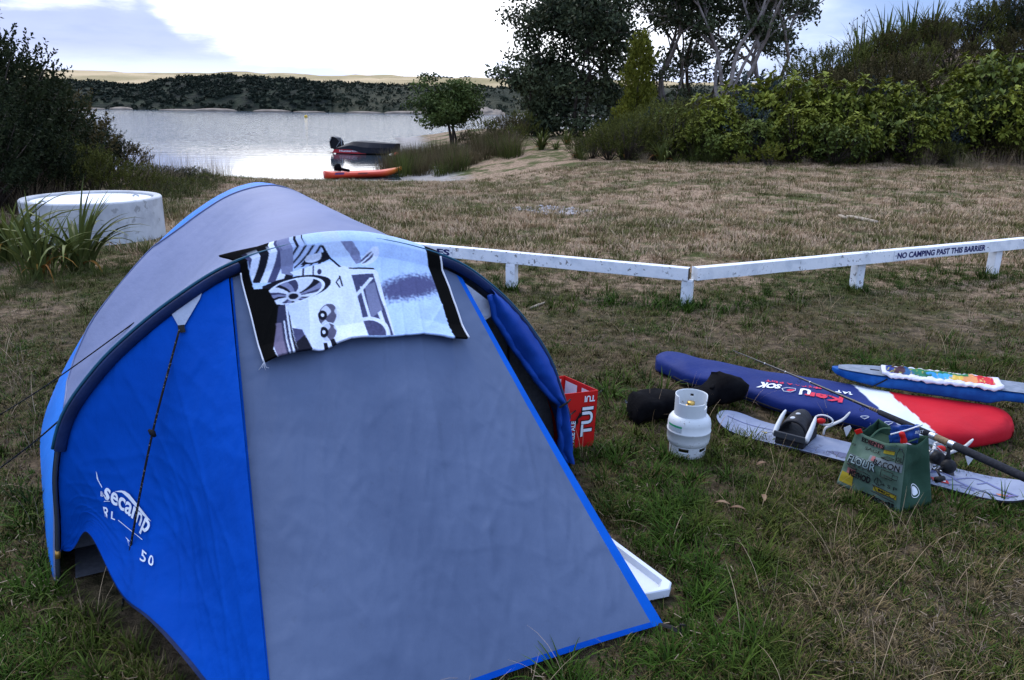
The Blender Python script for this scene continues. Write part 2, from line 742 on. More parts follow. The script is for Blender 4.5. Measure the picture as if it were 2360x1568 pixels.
def fuzz(mb, p, n, r, rnd, t0, t1):
    for _ in range(n):
        d = Vector((rnd.uniform(-1, 1), rnd.uniform(-1, 0), rnd.uniform(-.2, 1))).normalized()
        c_ = Vector(p) + Vector((d.x * r, d.y * r, d.z * r * .75))
        a_ = Vector((rnd.uniform(-1, 1), rnd.uniform(-.4, .4), rnd.uniform(-.6, 1))).normalized() * rnd.uniform(.25, .6)
        b_ = Vector((rnd.uniform(-1, 1), rnd.uniform(-1, 0), rnd.uniform(-.3, .8))).normalized() * rnd.uniform(.15, .4)
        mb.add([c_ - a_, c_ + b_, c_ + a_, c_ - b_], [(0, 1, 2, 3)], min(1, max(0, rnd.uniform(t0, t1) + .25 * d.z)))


for i in range(2200):
    a, k = rnd.random(), rnd.random() ** .8 * .8
    p = hbf(a * 119, k * 9)
    r_ = rnd.uniform(.6, 1.9)
    t_ = rnd.uniform(.05, .35)
    lump(mb, (p[0], p[1], p[2] - .1), r_ * .6, i * .37, t_ * .6)
    fuzz(mb, (p[0], p[1], p[2] - .1), 16, r_ * .8, rnd, t_ - .1, t_ + .25)
for i in range(1500):
    a, k = rnd.random() ** 1.3, rnd.random() * .8
    p = hsf(a * 119, k * 9)
    if k < .06 and a < .4:
        continue
    t_ = rnd.uniform(.35, .9)
    fuzz(mb, p, 10, rnd.uniform(.4, 1.2), rnd, t_ - .2, t_ + .2)
for i in range(60):
    q = at(890 + rnd.random() * 200, 181, 500)
    lump(mb, (q.x, 500 + rnd.uniform(-8, 8), q.z - .6), rnd.uniform(1.2, 2.9), i * .77, rnd.uniform(0, .3), .8)
m_bushmass = mat('bush_mass_mat', (.010, .015, .012), .9, (.036, .046, .029), attr='tone', spec=.1)
tag(mb.build('distant_bush', m_bushmass, smooth=True), 'dark mass of native bush covering the far side of the lake', 'bush', kind='stuff')

# ================================================================== GRASS (stuff)
TENT_M = Vector((-0.679, 3.038, 0))
TE = Vector((.877, .480, 0))
TN = Vector((-.480, .877, 0))
RC = Vector((.53, 2.30, .012))
NC = RC - TE * 1.30
FOOT_L = TENT_M - TE * 1.115
FOOT_R = TENT_M + TE * 1.115
tentpoly = [RC, NC, FOOT_L, FOOT_L + TN * 1.4 - TE * .1, FOOT_L + TN * 2.6 + TE * .1, FOOT_R + TN * 2.6 - TE * .1, FOOT_R + TN * 1.4, FOOT_R]


def inpoly(x, y, poly):
    c_ = False
    n = len(poly)
    for i in range(n):
        x1, y1 = poly[i][0], poly[i][1]
        x2, y2 = poly[i - 1][0], poly[i - 1][1]
        if (y1 > y) != (y2 > y) and x < (x2 - x1) * (y - y1) / (y2 - y1) + x1:
            c_ = not c_
    return c_


bagpoly = [G(u, v) for u, v in ((1503, 840), (1540, 825), (1880, 890), (2290, 960), (2339, 1000), (2314, 1030), (2190, 1045), (1900, 985), (1797, 965), (1569, 900))]
snowpoly = [G(u, v) for u, v in ((1660, 970), (1690, 950), (1740, 955), (2145, 1078), (2360, 1130), (2375, 1160), (2320, 1172), (2270, 1168), (2130, 1115), (1930, 1062), (1770, 1020), (1690, 1000))]
sbagpoly = [(1.52, 3.38), (1.70, 3.09), (1.95, 3.2), (1.78, 3.46)]
traypoly = [(.66, 2.47), (.62, 2.40), (.2, 2.3), (0, 2.7), (.45, 2.9)]
boxpoly = [(.05, 3.6), (.43, 3.78), (.33, 4.02), (-.05, 3.9)]
TANK = Vector((XU(221, 10.15), 10.15, 0))


def blocked(x, y):
    if (x - .91) ** 2 + (y - 3.73) ** 2 < .011 or (x - TANK.x) ** 2 + (y - TANK.y) ** 2 < 1.05:
        return True
    return any(inpoly(x, y, p) for p in (tentpoly, bagpoly, snowpoly, sbagpoly, boxpoly, traypoly))


def grass_mat(name, c0, c1, c2, rough=.65):
    m, nb, pos, P = pos_mat(name)
    a = nb.n('ShaderNodeAttribute', attribute_name='tone')
    oi = nb.n('ShaderNodeObjectInfo')
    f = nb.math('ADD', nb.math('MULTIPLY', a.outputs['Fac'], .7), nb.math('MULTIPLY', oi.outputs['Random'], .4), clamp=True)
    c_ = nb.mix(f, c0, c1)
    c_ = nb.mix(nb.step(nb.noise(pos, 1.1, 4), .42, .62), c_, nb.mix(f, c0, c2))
    nb.link(c_, P.inputs['Base Color'])
    P.inputs['Roughness'].default_value = rough
    P.inputs['Specular IOR Level'].default_value = .06
    return m


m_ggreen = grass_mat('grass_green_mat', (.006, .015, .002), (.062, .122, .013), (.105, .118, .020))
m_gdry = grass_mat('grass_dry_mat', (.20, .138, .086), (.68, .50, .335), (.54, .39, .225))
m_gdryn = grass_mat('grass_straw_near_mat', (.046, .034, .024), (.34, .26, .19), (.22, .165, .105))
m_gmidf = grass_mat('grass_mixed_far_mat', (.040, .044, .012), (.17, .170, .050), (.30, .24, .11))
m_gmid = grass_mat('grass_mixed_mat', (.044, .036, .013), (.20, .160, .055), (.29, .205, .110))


def blade(mb, base, ang, lean, h, wd, rnd, seg=3, tone=None, curl=1.0):
    d = Vector((math.cos(ang), math.sin(ang), 0))
    sd_ = Vector((-d.y, d.x, 0))
    vv, ff, tt = [], [], []
    tone = rnd.random() if tone is None else tone
    p = Vector(base)
    a = lean * .35
    for i in range(seg + 1):
        k = i / seg
        wk = wd * (1 - k ** 1.6) * .5 + .0002
        vv += [p - sd_ * wk, p + sd_ * wk]
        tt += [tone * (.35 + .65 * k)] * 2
        p = p + (d * math.sin(a) + Vector((0, 0, math.cos(a)))) * (h / seg)
        a = min(a + lean * curl / seg, 2.3)
    for i in range(seg):
        ff.append((2 * i, 2 * i + 1, 2 * i + 3, 2 * i + 2))
    mb.add(vv, ff, tt)


PROTO = bpy.data.collections.new('grass_clump_shapes')


def clump(i, n, hr, wr, lean, spread, m, seed, seg=3):
    rnd = random.Random(seed)
    q = MB()
    for k in range(n):
        a = rnd.uniform(0, 2 * PI)
        r_ = spread * math.sqrt(rnd.random())
        blade(q, (r_ * math.cos(a), r_ * math.sin(a), -.004), a + rnd.uniform(-.9, .9), rnd.uniform(*lean), rnd.uniform(*hr), rnd.uniform(*wr), rnd, seg)
    me = q.mesh('grass_clump')
    me.materials.append(m)
    o = bpy.data.objects.new('clump_%02d' % i, me)
    PROTO.objects.link(o)


ci = 0
for sd_ in range(3):
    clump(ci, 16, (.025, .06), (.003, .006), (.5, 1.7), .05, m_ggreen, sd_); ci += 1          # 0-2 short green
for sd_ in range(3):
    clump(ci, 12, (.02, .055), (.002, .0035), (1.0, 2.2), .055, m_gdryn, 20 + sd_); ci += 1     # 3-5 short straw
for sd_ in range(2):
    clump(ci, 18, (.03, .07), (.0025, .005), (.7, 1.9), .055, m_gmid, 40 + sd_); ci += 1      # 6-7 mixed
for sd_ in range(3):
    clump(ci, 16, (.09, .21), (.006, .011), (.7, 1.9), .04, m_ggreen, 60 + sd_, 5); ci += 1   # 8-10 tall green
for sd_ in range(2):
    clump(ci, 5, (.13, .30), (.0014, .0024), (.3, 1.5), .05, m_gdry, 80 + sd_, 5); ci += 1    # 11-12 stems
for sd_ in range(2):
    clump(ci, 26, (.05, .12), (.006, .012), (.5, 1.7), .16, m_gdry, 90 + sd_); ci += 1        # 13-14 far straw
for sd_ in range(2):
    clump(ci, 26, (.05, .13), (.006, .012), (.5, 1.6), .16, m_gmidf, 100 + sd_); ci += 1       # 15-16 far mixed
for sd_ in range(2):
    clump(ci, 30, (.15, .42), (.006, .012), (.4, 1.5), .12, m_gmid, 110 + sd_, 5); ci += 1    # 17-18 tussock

q = MB()                                  # 19 broken straw and leaf litter
rl_ = random.Random(77)
for _ in range(7):
    a_ = rl_.uniform(0, 6.28)
    x_, y_ = rl_.uniform(-.07, .07), rl_.uniform(-.07, .07)
    l_, w_ = rl_.uniform(.004, .016), rl_.uniform(.0006, .0018)
    X_, Y_ = Vector((math.cos(a_), math.sin(a_), rl_.uniform(-.2, .3))) * l_, Vector((-math.sin(a_), math.cos(a_), .2)) * w_
    o_ = Vector((x_, y_, rl_.uniform(.012, .03)))
    q.add([o_ - X_ - Y_, o_ + X_ - Y_, o_ + X_ + Y_, o_ - X_ + Y_], [(0, 1, 2, 3)], rl_.uniform(.5, 1))
me = q.mesh('grass_clump')
me.materials.append(m_gdryn)
PROTO.objects.link(bpy.data.objects.new('clump_%02d' % ci, me))

rnd = random.Random(1)
pts, rots, scl, idx = [], [], [], []


def gput(x, y, i, s):
    pts.append((x, y, H(x, y)))
    rots.append((rnd.uniform(-.15, .15), rnd.uniform(-.15, .15), rnd.uniform(0, 6.28)))
    scl.append(s)
    idx.append(i)


def wet_green(x, y):
    g = .55 * mnoise.noise((x * .7, y * .7, 2)) + .45 * mnoise.noise((x * 2.3, y * 2.3, 7))
    # lusher under the barrier, beside the tent and round the bottle
    d1 = abs((y - 7.44) + .413 * (x + .02)) if x < 1.53 else abs((y - 6.8) - .419 * (x - 1.53))
    g += .55 * max(0, 1 - d1 / .45)
    g += .45 * max(0, 1 - math.hypot(x - .95, y - 3.2) / .9)
    g += .35 * max(0, 1 - math.hypot(x - .9, y - 2.2) / .5)
    g -= .22 * max(0, 1 - math.hypot(x - 2.0, y - 2.2) / .9)
    g += .10 * max(0, min(1, 5.5 - y))
    return g


def scatter(y0, y1, dens, far=False):
    n = 0
    area = .68 * (y1 ** 2 - y0 ** 2) + 4.6 * (y1 - y0)
    tot = int(area * dens)
    while n < tot:
        y = rnd.uniform(y0, y1)
        x = rnd.uniform(-1, 1) * (.68 * y1 + 2.3)
        if abs(x) > .68 * y + 2.3:
            continue
        n += 1
        if y > 8 and shore_d(x, y) < 3.0 + rnd.uniform(-1, 1):
            continue
        if y < 13 and blocked(x, y):
            continue
        g = wet_green(x, y)
        r_ = rnd.random()
        if far:
            if g < -.28 and r_ < .6:
                continue
            i = rnd.choice((15, 16)) if g + (r_ - .5) * .6 > .16 else rnd.choice((13, 14, 13, 14, 15))
            gput(x, y, i, rnd.uniform(.6, 1.25))
            continue
        if g < -.24 and r_ < .75:
            if rnd.random() < .5:
                gput(x, y, 19, rnd.uniform(.6, 1.4))
            continue
        q = g + (rnd.random() - .5) * .7
        if q > .10:
            i = rnd.choice((0, 1, 2, 0, 1, 2, 6))
        elif q > -.15:
            i = rnd.choice((6, 7, 6, 7, 0, 3))
        else:
            i = rnd.choice((3, 4, 5, 6, 7, 0, 1))
        gput(x, y, i, rnd.uniform(.5, 1.15))
        if q > .28 and r_ < .05:
            gput(x, y, rnd.choice((8, 9, 10)), rnd.uniform(.5, .95))
        if .90 < r_ < .94:
            gput(x, y, 19, rnd.uniform(.5, 1.3))
        if r_ > .992:
            gput(x, y, rnd.choice((11, 12)), rnd.uniform(.5, 1.0))


scatter(1.3, 3.2, 1150)
scatter(3.2, 5.5, 700)
scatter(5.5, 9.0, 300)
scatter(9.0, 14.0, 52, True)
scatter(14.0, 26.0, 22, True)


def tuft(u, v, n, sp, sc, kinds=(8, 9, 10)):
    c_ = G(u, v)
    for _ in range(n):
        x, y = c_.x + rnd.gauss(0, sp), c_.y + rnd.gauss(0, sp)
        if not blocked(x, y):
            gput(x, y, rnd.choice(kinds), sc * rnd.uniform(.7, 1.2))


for u, v, n, sp, sc in ((1700, 1500, 9, .07, .75), (1790, 1540, 9, .07, .7), (1760, 1480, 5, .05, .7), (1620, 1400, 8, .06, .7), (1560, 1250, 9, .1, .7),
                        (1500, 1190, 9, .1, .7), (1640, 1330, 8, .08, .7), (1750, 1330, 7, .07, .65), (1700, 1010, 10, .09, .8), (1720, 1040, 8, .08, .8),
                        (1640, 1060, 8, .06, .6), (1540, 1060, 7, .06, .6), (1430, 1030, 10, .1, .8), (1425, 930, 8, .1, .9), (1450, 880, 9, .12, .9),
                        (1600, 1150, 10, .15, .6), (1690, 1170, 10, .15, .6), (1760, 1250, 8, .1, .6), (1480, 1330, 5, .05, .7), (1395, 1060, 6, .06, .7),
                        (1577, 712, 12, .10, .9), (1640, 712, 12, .15, .8), (1500, 700, 12, .2, .8), (1400, 690, 12, .2, .8), (1740, 700, 12, .2, .7), (1177, 668, 8, .08, .8), (1970, 668, 8, .08, .8), (2293, 645, 9, .1, .9),
                        (1250, 700, 10, .15, .8), (330, 1440, 6, .06, .7), (410, 1480, 6, .06, .7), (160, 1500, 7, .1, .6), (60, 1150, 5, .1, .7), (1545, 1480, 6, .05, .5), (1580, 1540, 6, .05, .6)):
    tuft(u, v, n, sp, sc)
for u, v in ((1650, 760), (1740, 740), (1330, 640), (1880, 720), (2040, 700), (1450, 760), (1560, 800), (1760, 810), (2000, 1500), (2120, 1330), (1900, 1420), (1780, 960), (1840, 1000), (2050, 1250), (90, 900), (60, 800)):
    tuft(u, v, 4, .12, .9, (11, 12))
me = bpy.data.meshes.new('grass')
me.from_pydata(pts, [], [])
a = me.attributes.new('rot', 'FLOAT_VECTOR', 'POINT'); a.data.foreach_set('vector', np.array(rots, np.float32).ravel())
a = me.attributes.new('scl', 'FLOAT', 'POINT'); a.data.foreach_set('value', np.array(scl, np.float32))
a = me.attributes.new('idx', 'INT', 'POINT'); a.data.foreach_set('value', np.array(idx, np.int32))
grass = bpy.data.objects.new('grass', me)
COL.objects.link(grass)
tag(grass, 'short dry and green turf of the camping ground', 'grass', kind='stuff')
ng = bpy.data.node_groups.new('grass_scatter', 'GeometryNodeTree')
ng.interface.new_socket('Geometry', in_out='INPUT', socket_type='NodeSocketGeometry')
ng.interface.new_socket('Geometry', in_out='OUTPUT', socket_type='NodeSocketGeometry')
gi = ng.nodes.new('NodeGroupInput'); go = ng.nodes.new('NodeGroupOutput')
iop = ng.nodes.new('GeometryNodeInstanceOnPoints')
cinf = ng.nodes.new('GeometryNodeCollectionInfo')
cinf.inputs['Collection'].default_value = PROTO
cinf.inputs['Separate Children'].default_value = True
cinf.inputs['Reset Children'].default_value = True


def named(nm, dt):
    q = ng.nodes.new('GeometryNodeInputNamedAttribute')
    q.data_type = dt
    q.inputs[0].default_value = nm
    return q.outputs[0]


e2r = ng.nodes.new('FunctionNodeEulerToRotation')
ng.links.new(named('rot', 'FLOAT_VECTOR'), e2r.inputs[0])
ng.links.new(gi.outputs[0], iop.inputs['Points'])
ng.links.new(cinf.outputs[0], iop.inputs['Instance'])
iop.inputs['Pick Instance'].default_value = True
ng.links.new(named('idx', 'INT'), iop.inputs['Instance Index'])
ng.links.new(e2r.outputs[0], iop.inputs['Rotation'])
ng.links.new(named('scl', 'FLOAT'), iop.inputs['Scale'])
ng.links.new(iop.outputs[0], go.inputs[0])
md = grass.modifiers.new('scatter', 'NODES')
md.node_group = ng

# ================================================================== TENT
m_tgrey = mat('tent_grey_fabric', (.076, .108, .190), .62, (.094, .130, .220), nscale=3.0, contrast=(.3, .7), bump=.6, bscale=7, bdist=.018, bstretch=(1.2, 1.2, .45), spec=.15, crease=.9, speck=((.045, .055, .075), 22, .62, .10))
m_troof = mat('tent_roof_fabric', (.135, .165, .290), .62, (.158, .188, .325), nscale=2.5, contrast=(.3, .7), bump=.7, bscale=11, bdist=.016, bstretch=(.5, .5, 1.6), spec=.3, crease=.2)
m_tblue = mat('tent_blue_fabric', (.0005, .052, .33), .62, (.001, .066, .40), nscale=2.5, contrast=(.3, .7), bump=.9, bscale=9, bdist=.025, bstretch=(1, 1, .4), spec=.04, crease=.5)
m_tblue2 = mat('tent_edge_blue', (.001, .085, .44), .6, (.002, .10, .50), nscale=4, bump=.3, bscale=20, bdist=.006, spec=.05)
m_tazure = mat('tent_azure_fabric', (.004, .16, .62), .6, (.006, .19, .70), nscale=3, bump=.4, bscale=14, bdist=.01, spec=.3)
m_tnavy = mat('tent_navy_fabric', (.002, .010, .050), .6, (.003, .016, .075), nscale=8, bump=.5, bscale=40, bdist=.006)
m_tteal = mat('tent_piping', (.01, .075, .13), .6)
m_tdark = mat('tent_mesh_dark', (.070, .075, .090), .9, (.09, .095, .115), nscale=60)
m_tdoor_shaded = mat('tent_door_shaded_fabric', (.003, .040, .26), .6, (.004, .055, .33), nscale=4, bump=.6, bscale=14, bdist=.015, crease=.4)  # tent blue darkened: shade of the door's underside is put into the colour
m_black = mat('black_webbing', (.008, .008, .009), .7)
m_pole = mat('pole_grey', (.07, .085, .11), .35, metal=.6)
m_ferrule = mat('pole_ferrule', (.45, .25, .06), .35, metal=.7)
m_white = mat('white_print', (.75, .78, .82), .7)
m_red = mat('red_ground_sheet', (.35, .01, .015), .7)

HOOP = [(-1.115, 0), (-1.102, .12), (-1.086, .25), (-1.067, .443), (-1.008, .637), (-.888, .795), (-.765, .906), (-.611, 1.016), (-.424, 1.119), (-.217, 1.173),
        (0, 1.19), (.212, 1.163), (.478, 1.071), (.663, .942), (.817, .787), (.96, .583), (1.038, .398), (1.099, .207), (1.115, 0)]
_hp = np.array([catmull(HOOP, i / 600) for i in range(601)])
_hd = np.r_[0, np.cumsum(np.hypot(*np.diff(_hp, axis=0).T))]
_hd /= _hd[-1]


def hoop_sz(a):
    return np.interp(a, _hd, _hp[:, 0]), np.interp(a, _hd, _hp[:, 1])


def tp(s, t, z):
    return TENT_M + TE * s + TN * t + Vector((0, 0, z))


def hoop(a, t=0.0, k=1.0):
    s, z = hoop_sz(a)
    return tp(s * k, t, z * k)


def a_of_s(s):       # on the upper part of the hoop
    return float(np.interp(s, _hp[:, 0], _hd))


TPK, TBK = 1.50, 2.60


def roof_pt(t, a):
    s0, z0 = hoop_sz(a)
    c_, s_ = math.cos(a * PI), math.sin(a * PI)
    p = 2 / 1.35
    s1 = -math.copysign(abs(c_) ** p, c_) * 1.2
    z1 = 1.352 * max(0, 1 - ((s1 * s1 + .03) / (1.44 + .03)) ** .675) ** (1 / 1.35)
    if t <= TPK:
        k = t / TPK
        kb = k ** .6
        s, z = s0 * (1 - kb) + s1 * kb, z0 * (1 - kb) + z1 * kb + .03 * math.sin(k * PI) * s_
        sag = .11 * math.sin(k * PI) * (math.sin(2 * PI * a) ** 2)
        s -= math.copysign(sag, s) if abs(s) > .05 else 0
        z -= sag * .5 * min(1, z * 2)
    else:
        k = (t - TPK) / (TBK - TPK)
        s, z = s1 * (1 - .1 * k), z1 * (1 - k ** 1.6)
    wr = .006 * mnoise.noise((s * 5, t * 9, z * 3)) * min(1, t * 6)
    return tp(s, t, max(z + wr, .012))


tent = thing('dome_tent', 'grey and blue dome tent with towel over its front hoop', 'tent', (TENT_M.x, TENT_M.y, 0))


def tb(a):
    """t at which the grey front roof ends and the blue sides begin"""
    k = min(1, max(0, (.5 - abs(a - .5) - .145) / .355))
    return float(np.interp(min(a, 1 - a), [0, .07, .085, .095, .108, .131, .156, .2, .25, .29, .309, .338, .389, .425, .465, .5], [.02, .03, .2, .6, 1.0, 1.3, 1.42, 1.53, 1.57, 1.55, 1.48, 1.41, 1.35, 1.30, 1.25, 1.22]))


def roofgrid(blue):
    q = MB()
    na, nt = 101, 30

    def fn(i, j):
        a = i / (na - 1)
        if blue:
            t = tb(a) + (TBK - tb(a)) * j / (nt - 1)
        else:
            t = tb(a) * j / (nt - 1)
        return roof_pt(t, a)
    q.grid(fn, na, nt)
    return q


roofgrid(False).build('roof_panel', m_troof, tent, smooth=True)
roofgrid(True).build('side_panel', m_tazure, tent, smooth=True)
# piping on the seam between the roof and the side
q = MB()
q.tube([roof_pt(tb(i / 160), i / 160) + Vector((0, 0, .003)) for i in range(18, 143)], .005, 6)
q.build('seam', m_troof, tent, smooth=True)

# pole sleeve of the front hoop, with piping, bare pole ends and ferrules
aS0, aS1 = .145, .93
q = MB()
secs = []
NSL = 70
for i in range(NSL):
    a = aS0 + (aS1 - aS0) * i / (NSL - 1)
    s, z = hoop_sz(a)
    s2, z2 = hoop_sz(min(1, a + .01))
    s1, z1 = hoop_sz(a - .01)
    nv = Vector((-(z2 - z1), (s2 - s1)))
    nv.normalize()
    P0 = tp(s, -.012, z)
    out = TE * nv.x + Vector((0, 0, nv.y))
    out.normalize()
    for k in range(8):
        th = 2 * PI * k / 8
        q.v.append(tuple(P0 - out * .016 + out * (.019 * math.cos(th)) - TN * (.012 + .009 * math.sin(th))))
for i in range(NSL - 1):
    for k in range(8):
        q.f.append((i * 8 + k, i * 8 + (k + 1) % 8, (i + 1) * 8 + (k + 1) % 8, (i + 1) * 8 + k))
q.build('pole_sleeve', m_tnavy, tent, smooth=True)
q = MB()
q.tube([hoop(aS0 + (aS1 - aS0) * i / 70, -.012, 1.006) for i in range(71)], .0055, 6)
q.build('piping', m_tteal, tent, smooth=True)
for lo, hi_ in ((0, aS0 + .02), (aS1 - .02, 1)):
    q = MB()
    q.tube([hoop(lo + (hi_ - lo) * i / 10, -.014, .992) for i in range(11)], .0075, 8)
    pl = q.build('pole', m_pole, tent, smooth=True)
    for aa in ((.03, aS0) if lo == 0 else (aS1, .975)):
        q = MB()
        q.tube([hoop(aa, -.014, .992), hoop(aa + .008, -.014, .992)], .0095, 8)
        q.build('ferrule', m_ferrule, pl, smooth=True)


# ---- vestibule -----------------------------------------------------
def wrinkle(a, b_, seed, amp):
    r1_ = 1 - abs(mnoise.noise((a * 13 + b_ * 1.2, b_ * 1.1, seed + 7)))
    r2_ = 1 - abs(mnoise.noise((a * 9 + b_ * 7, b_ * 1.6 - a * 2, seed + 11)))
    r3_ = 1 - abs(mnoise.noise((a * 6 - b_ * 11, b_ * 2 + a * 3, seed + 15)))
    return amp * (.5 * mnoise.noise((a * 12, b_ * 1.2, seed)) + .35 * mnoise.noise((a * 26, b_ * 1.6, seed + 3)) + .8 * r1_ ** 9 + .6 * r2_ ** 12 + .5 * r3_ ** 12 * b_)


aG0, aG1 = a_of_s(-.425), a_of_s(.545)
NRM_F = (RC - NC).cross(hoop(aG0) - NC).normalized()
if NRM_F.y > 0:
    NRM_F = -NRM_F


def front_pt(al, be):
    top = hoop(aG0 + (aG1 - aG0) * al, -.008, .962)
    bot = NC + (RC - NC) * al
    bot = bot + Vector((0, 0, .03 * math.sin(al * PI)))
    p = top * (1 - be) + bot * be
    bil = .035 * math.sin(be * PI) * math.sin(al * PI) - .02 * math.sin(be * PI) * (1 - math.sin(al * PI))
    bil += .009 * mnoise.noise((al * 7.5 + .8 * be, be * .9, 21)) * math.sin(be * PI) ** .5 * max(0, min(1, al * 8, (1 - al) * 8))
    return p + NRM_F * (bil + wrinkle(al * (1 + .6 * be), be, 1.7, .006) * math.sin(be * PI) ** .5 * max(0, min(1, al * 10, (1 - al) * 8)))


aL1 = .035            # where the left flap ends on the pole near the ground
NRM_L = (FOOT_L - NC).cross(hoop(aG0) - NC).normalized()
if NRM_L.x > 0:
    NRM_L = -NRM_L


def left_pt(a, b_):
    top = hoop(aG0 + (aL1 - aG0) * a, -.002, .982)
    ft = hoop(aL1, -.002, .982)
    bot = NC * (1 - a) + ft * a
    bot.z += .085 * math.sin(a * PI) ** 2 + .12 * math.exp(-((a - .80) / .10) ** 2) - .02 * math.exp(-((a - .62) / .08) ** 2)
    bot = bot + TN * (.10 * math.exp(-((a - .8) / .14) ** 2))
    p = top * (1 - b_) + bot * b_
    fold = .028 * math.sin(a * 9.5 + b_ * 1.5) * math.sin(b_ * PI) ** .7 * math.sin(a * PI)
    return p + NRM_L * (fold - .10 * math.sin(b_ ** 1.2 * PI) * math.sin(a * PI) + wrinkle(a, b_, 4.1, .007) * math.sin(b_ * PI) ** .5 * max(0, min(1, a * 8)))


def patch(fn, a0, a1, b0, b1, na, nb_, off=0.0, nrm=None):
    q = MB()
    q.grid(lambda i, j: fn(a0 + (a1 - a0) * i / (na - 1), b0 + (b1 - b0) * j / (nb_ - 1)) + (nrm * off if nrm is not None else Vector((0, 0, 0))), na, nb_)
    return q


fp = patch(front_pt, 0, .966, 0, .989, 150, 150).build('front_panel', m_tgrey, tent, smooth=True)
patch(front_pt, .966, 1, 0, 1, 5, 60).build('door_edge_strip', m_tblue2, tent, smooth=True)
patch(front_pt, 0, .966, .989, 1, 60, 3).build('hem', m_tblue, tent, smooth=True)
patch(left_pt, 0, 1, 0, 1, 130, 110).build('side_flap', m_tblue, tent, smooth=True)
patch(left_pt, 0, 1, .985, 1, 60, 3, .003, NRM_L).build('hem', m_tnavy, tent, smooth=True)
patch(front_pt, -.004, .004, 0, 1, 3, 60, .003, NRM_F).build('seam', m_tblue, tent, smooth=True)


class Chart:
    """find surface parameters of the spot seen at a pixel"""
    def __init__(self, fn, n=90):
        self.fn = fn
        self.n = n
        self.p = np.array([[tuple(fn(i / n, j / n)) for j in range(n + 1)] for i in range(n + 1)])
        self.u, self.vv = proj_np(self.p)

    def find(self, u, v):
        d = (self.u - u) ** 2 + (self.vv - v) ** 2
        i, j = np.unravel_index(d.argmin(), d.shape)
        return i / self.n, j / self.n


chF = Chart(front_pt)
chL = Chart(left_pt)


def chart_map(ch, nrm, px, off=.009):
    """px: four pixels (lower left, lower right, upper left, upper right)"""
    pr = [ch.find(*q) for q in px]

    def f(x, y):
        ab = [(pr[0][k] * (1 - x) + pr[1][k] * x) * (1 - y) + (pr[2][k] * (1 - x) + pr[3][k] * x) * y for k in (0, 1)]
        return ch.fn(*ab) + nrm * off
    return f


def z5(x, y):          # pixel of an enlargement of the tent's left side
    return ((x / 1.3638) / 1.7356, (1250 + y / 1.3638) / 1.7356)


# printed lettering on the left flap
lg = chart_map(chL, NRM_L, [z5(583, 1033), z5(800, 1240), z5(583, 955), z5(838, 1150)])
text('lettering', 'secamp', lg, m_white, tent, (0, 0, 1, 1), .02)
q = MB()
sw = [z5(*k) for k in ((640, 975), (672, 966), (700, 972), (722, 988), (838, 1143), (812, 1128), (790, 1112), (712, 1006), (688, 985))]
pts_ = [chL.fn(*chL.find(*k)) + NRM_L * .009 for k in sw]
q.add(pts_, [(0, 1, 8), (1, 2, 8), (2, 3, 7, 8), (3, 4, 5), (3, 5, 6, 7)])
q.build('printed_logo', m_white, tent)
for s_, box_ in (('R', ((582, 1112), (606, 1118), (582, 1062), (606, 1072))), ('L', ((626, 1125), (644, 1135), (626, 1085), (644, 1092))),
                 ('B', ((563, 1000), (574, 1004), (565, 980), (576, 984))), ('T', ((712, 1270), (722, 1282), (698, 1228), (716, 1242))),
                 ('5', ((782, 1348), (806, 1362), (790, 1296), (812, 1310))), ('0', ((820, 1374), (846, 1388), (826, 1325), (850, 1338))),
                 ('L', ((536, 905), (572, 955), (528, 868), (560, 905))), ('R', ((838, 1180), (848, 1186), (838, 1164), (848, 1170)))):
    text('lettering', s_, chart_map(chL, NRM_L, [z5(*k) for k in box_]), m_white, tent, (0, 0, 1, 1), .01)
for p0, p1 in (((570, 1028), (606, 1038)), ((650, 1130), (700, 1185)), ((700, 1185), (785, 1240))):
    A_, B_ = chL.fn(*chL.find(*z5(*p0))) + NRM_L * .005, chL.fn(*chL.find(*z5(*p1))) + NRM_L * .005
    q = MB()
    q.tube([A_, B_], .0012, 4)
    q.build('printed_line', m_white, tent)

# small grey vents under the hoop, left and right
m_vent = mat('vent_grey', (.28, .33, .43), .7, (.36, .40, .50), nscale=14, bump=.4, bscale=50)
pv = [chL.fn(*chL.find(*k)) + NRM_L * .008 for k in ((392, 716), (480, 655), (462, 690), (432, 752), (418, 752))]
q = MB()
q.add(pv, [(0, 1, 2, 3, 4)])
q.build('vent', m_vent, tent)
q = MB()
pw = [chL.fn(*chL.find(*k)) + NRM_L * .010 for k in ((418, 752), (432, 752), (430, 768), (420, 768))]
q.add(pw, [(0, 1, 2, 3)])
q.build('vent_tab', m_black, tent)

# ---- right side: open doorway, inner tent, gathered door -----------------
q = MB()          # dark inner tent front wall
inn = [hoop(.02 + .96 * i / 40, .10, .97) for i in range(41)]
inn.append(inn[0])
cn_ = tp(0, .13, .45)
q.add([cn_] + inn, [(0, i + 1, i + 2) for i in range(41)])
q.build('inner_wall', m_tdark, tent)
q = MB()
for s0, z0, s1, z1 in ((.25, .95, .95, .25), (.80, .70, .72, .05), (-.2, 1.05, .5, .1)):
    q.tube([tp(s0, .085, z0), tp((s0 + s1) / 2 + .05, .085, (z0 + z1) / 2), tp(s1, .085, z1)], .006, 6)
q.build('zip', m_black, tent)
q = MB()
q.grid(lambda i, j: tp(-1.05 + 2.1 * i / 8, -.02 + 2.4 * j / 8, .014), 9, 9)
q.build('floor', m_tdark, tent)

# sheet of the drawn-back door, hanging just inside the hoop
aD0, aD1 = a_of_s(.655), .990


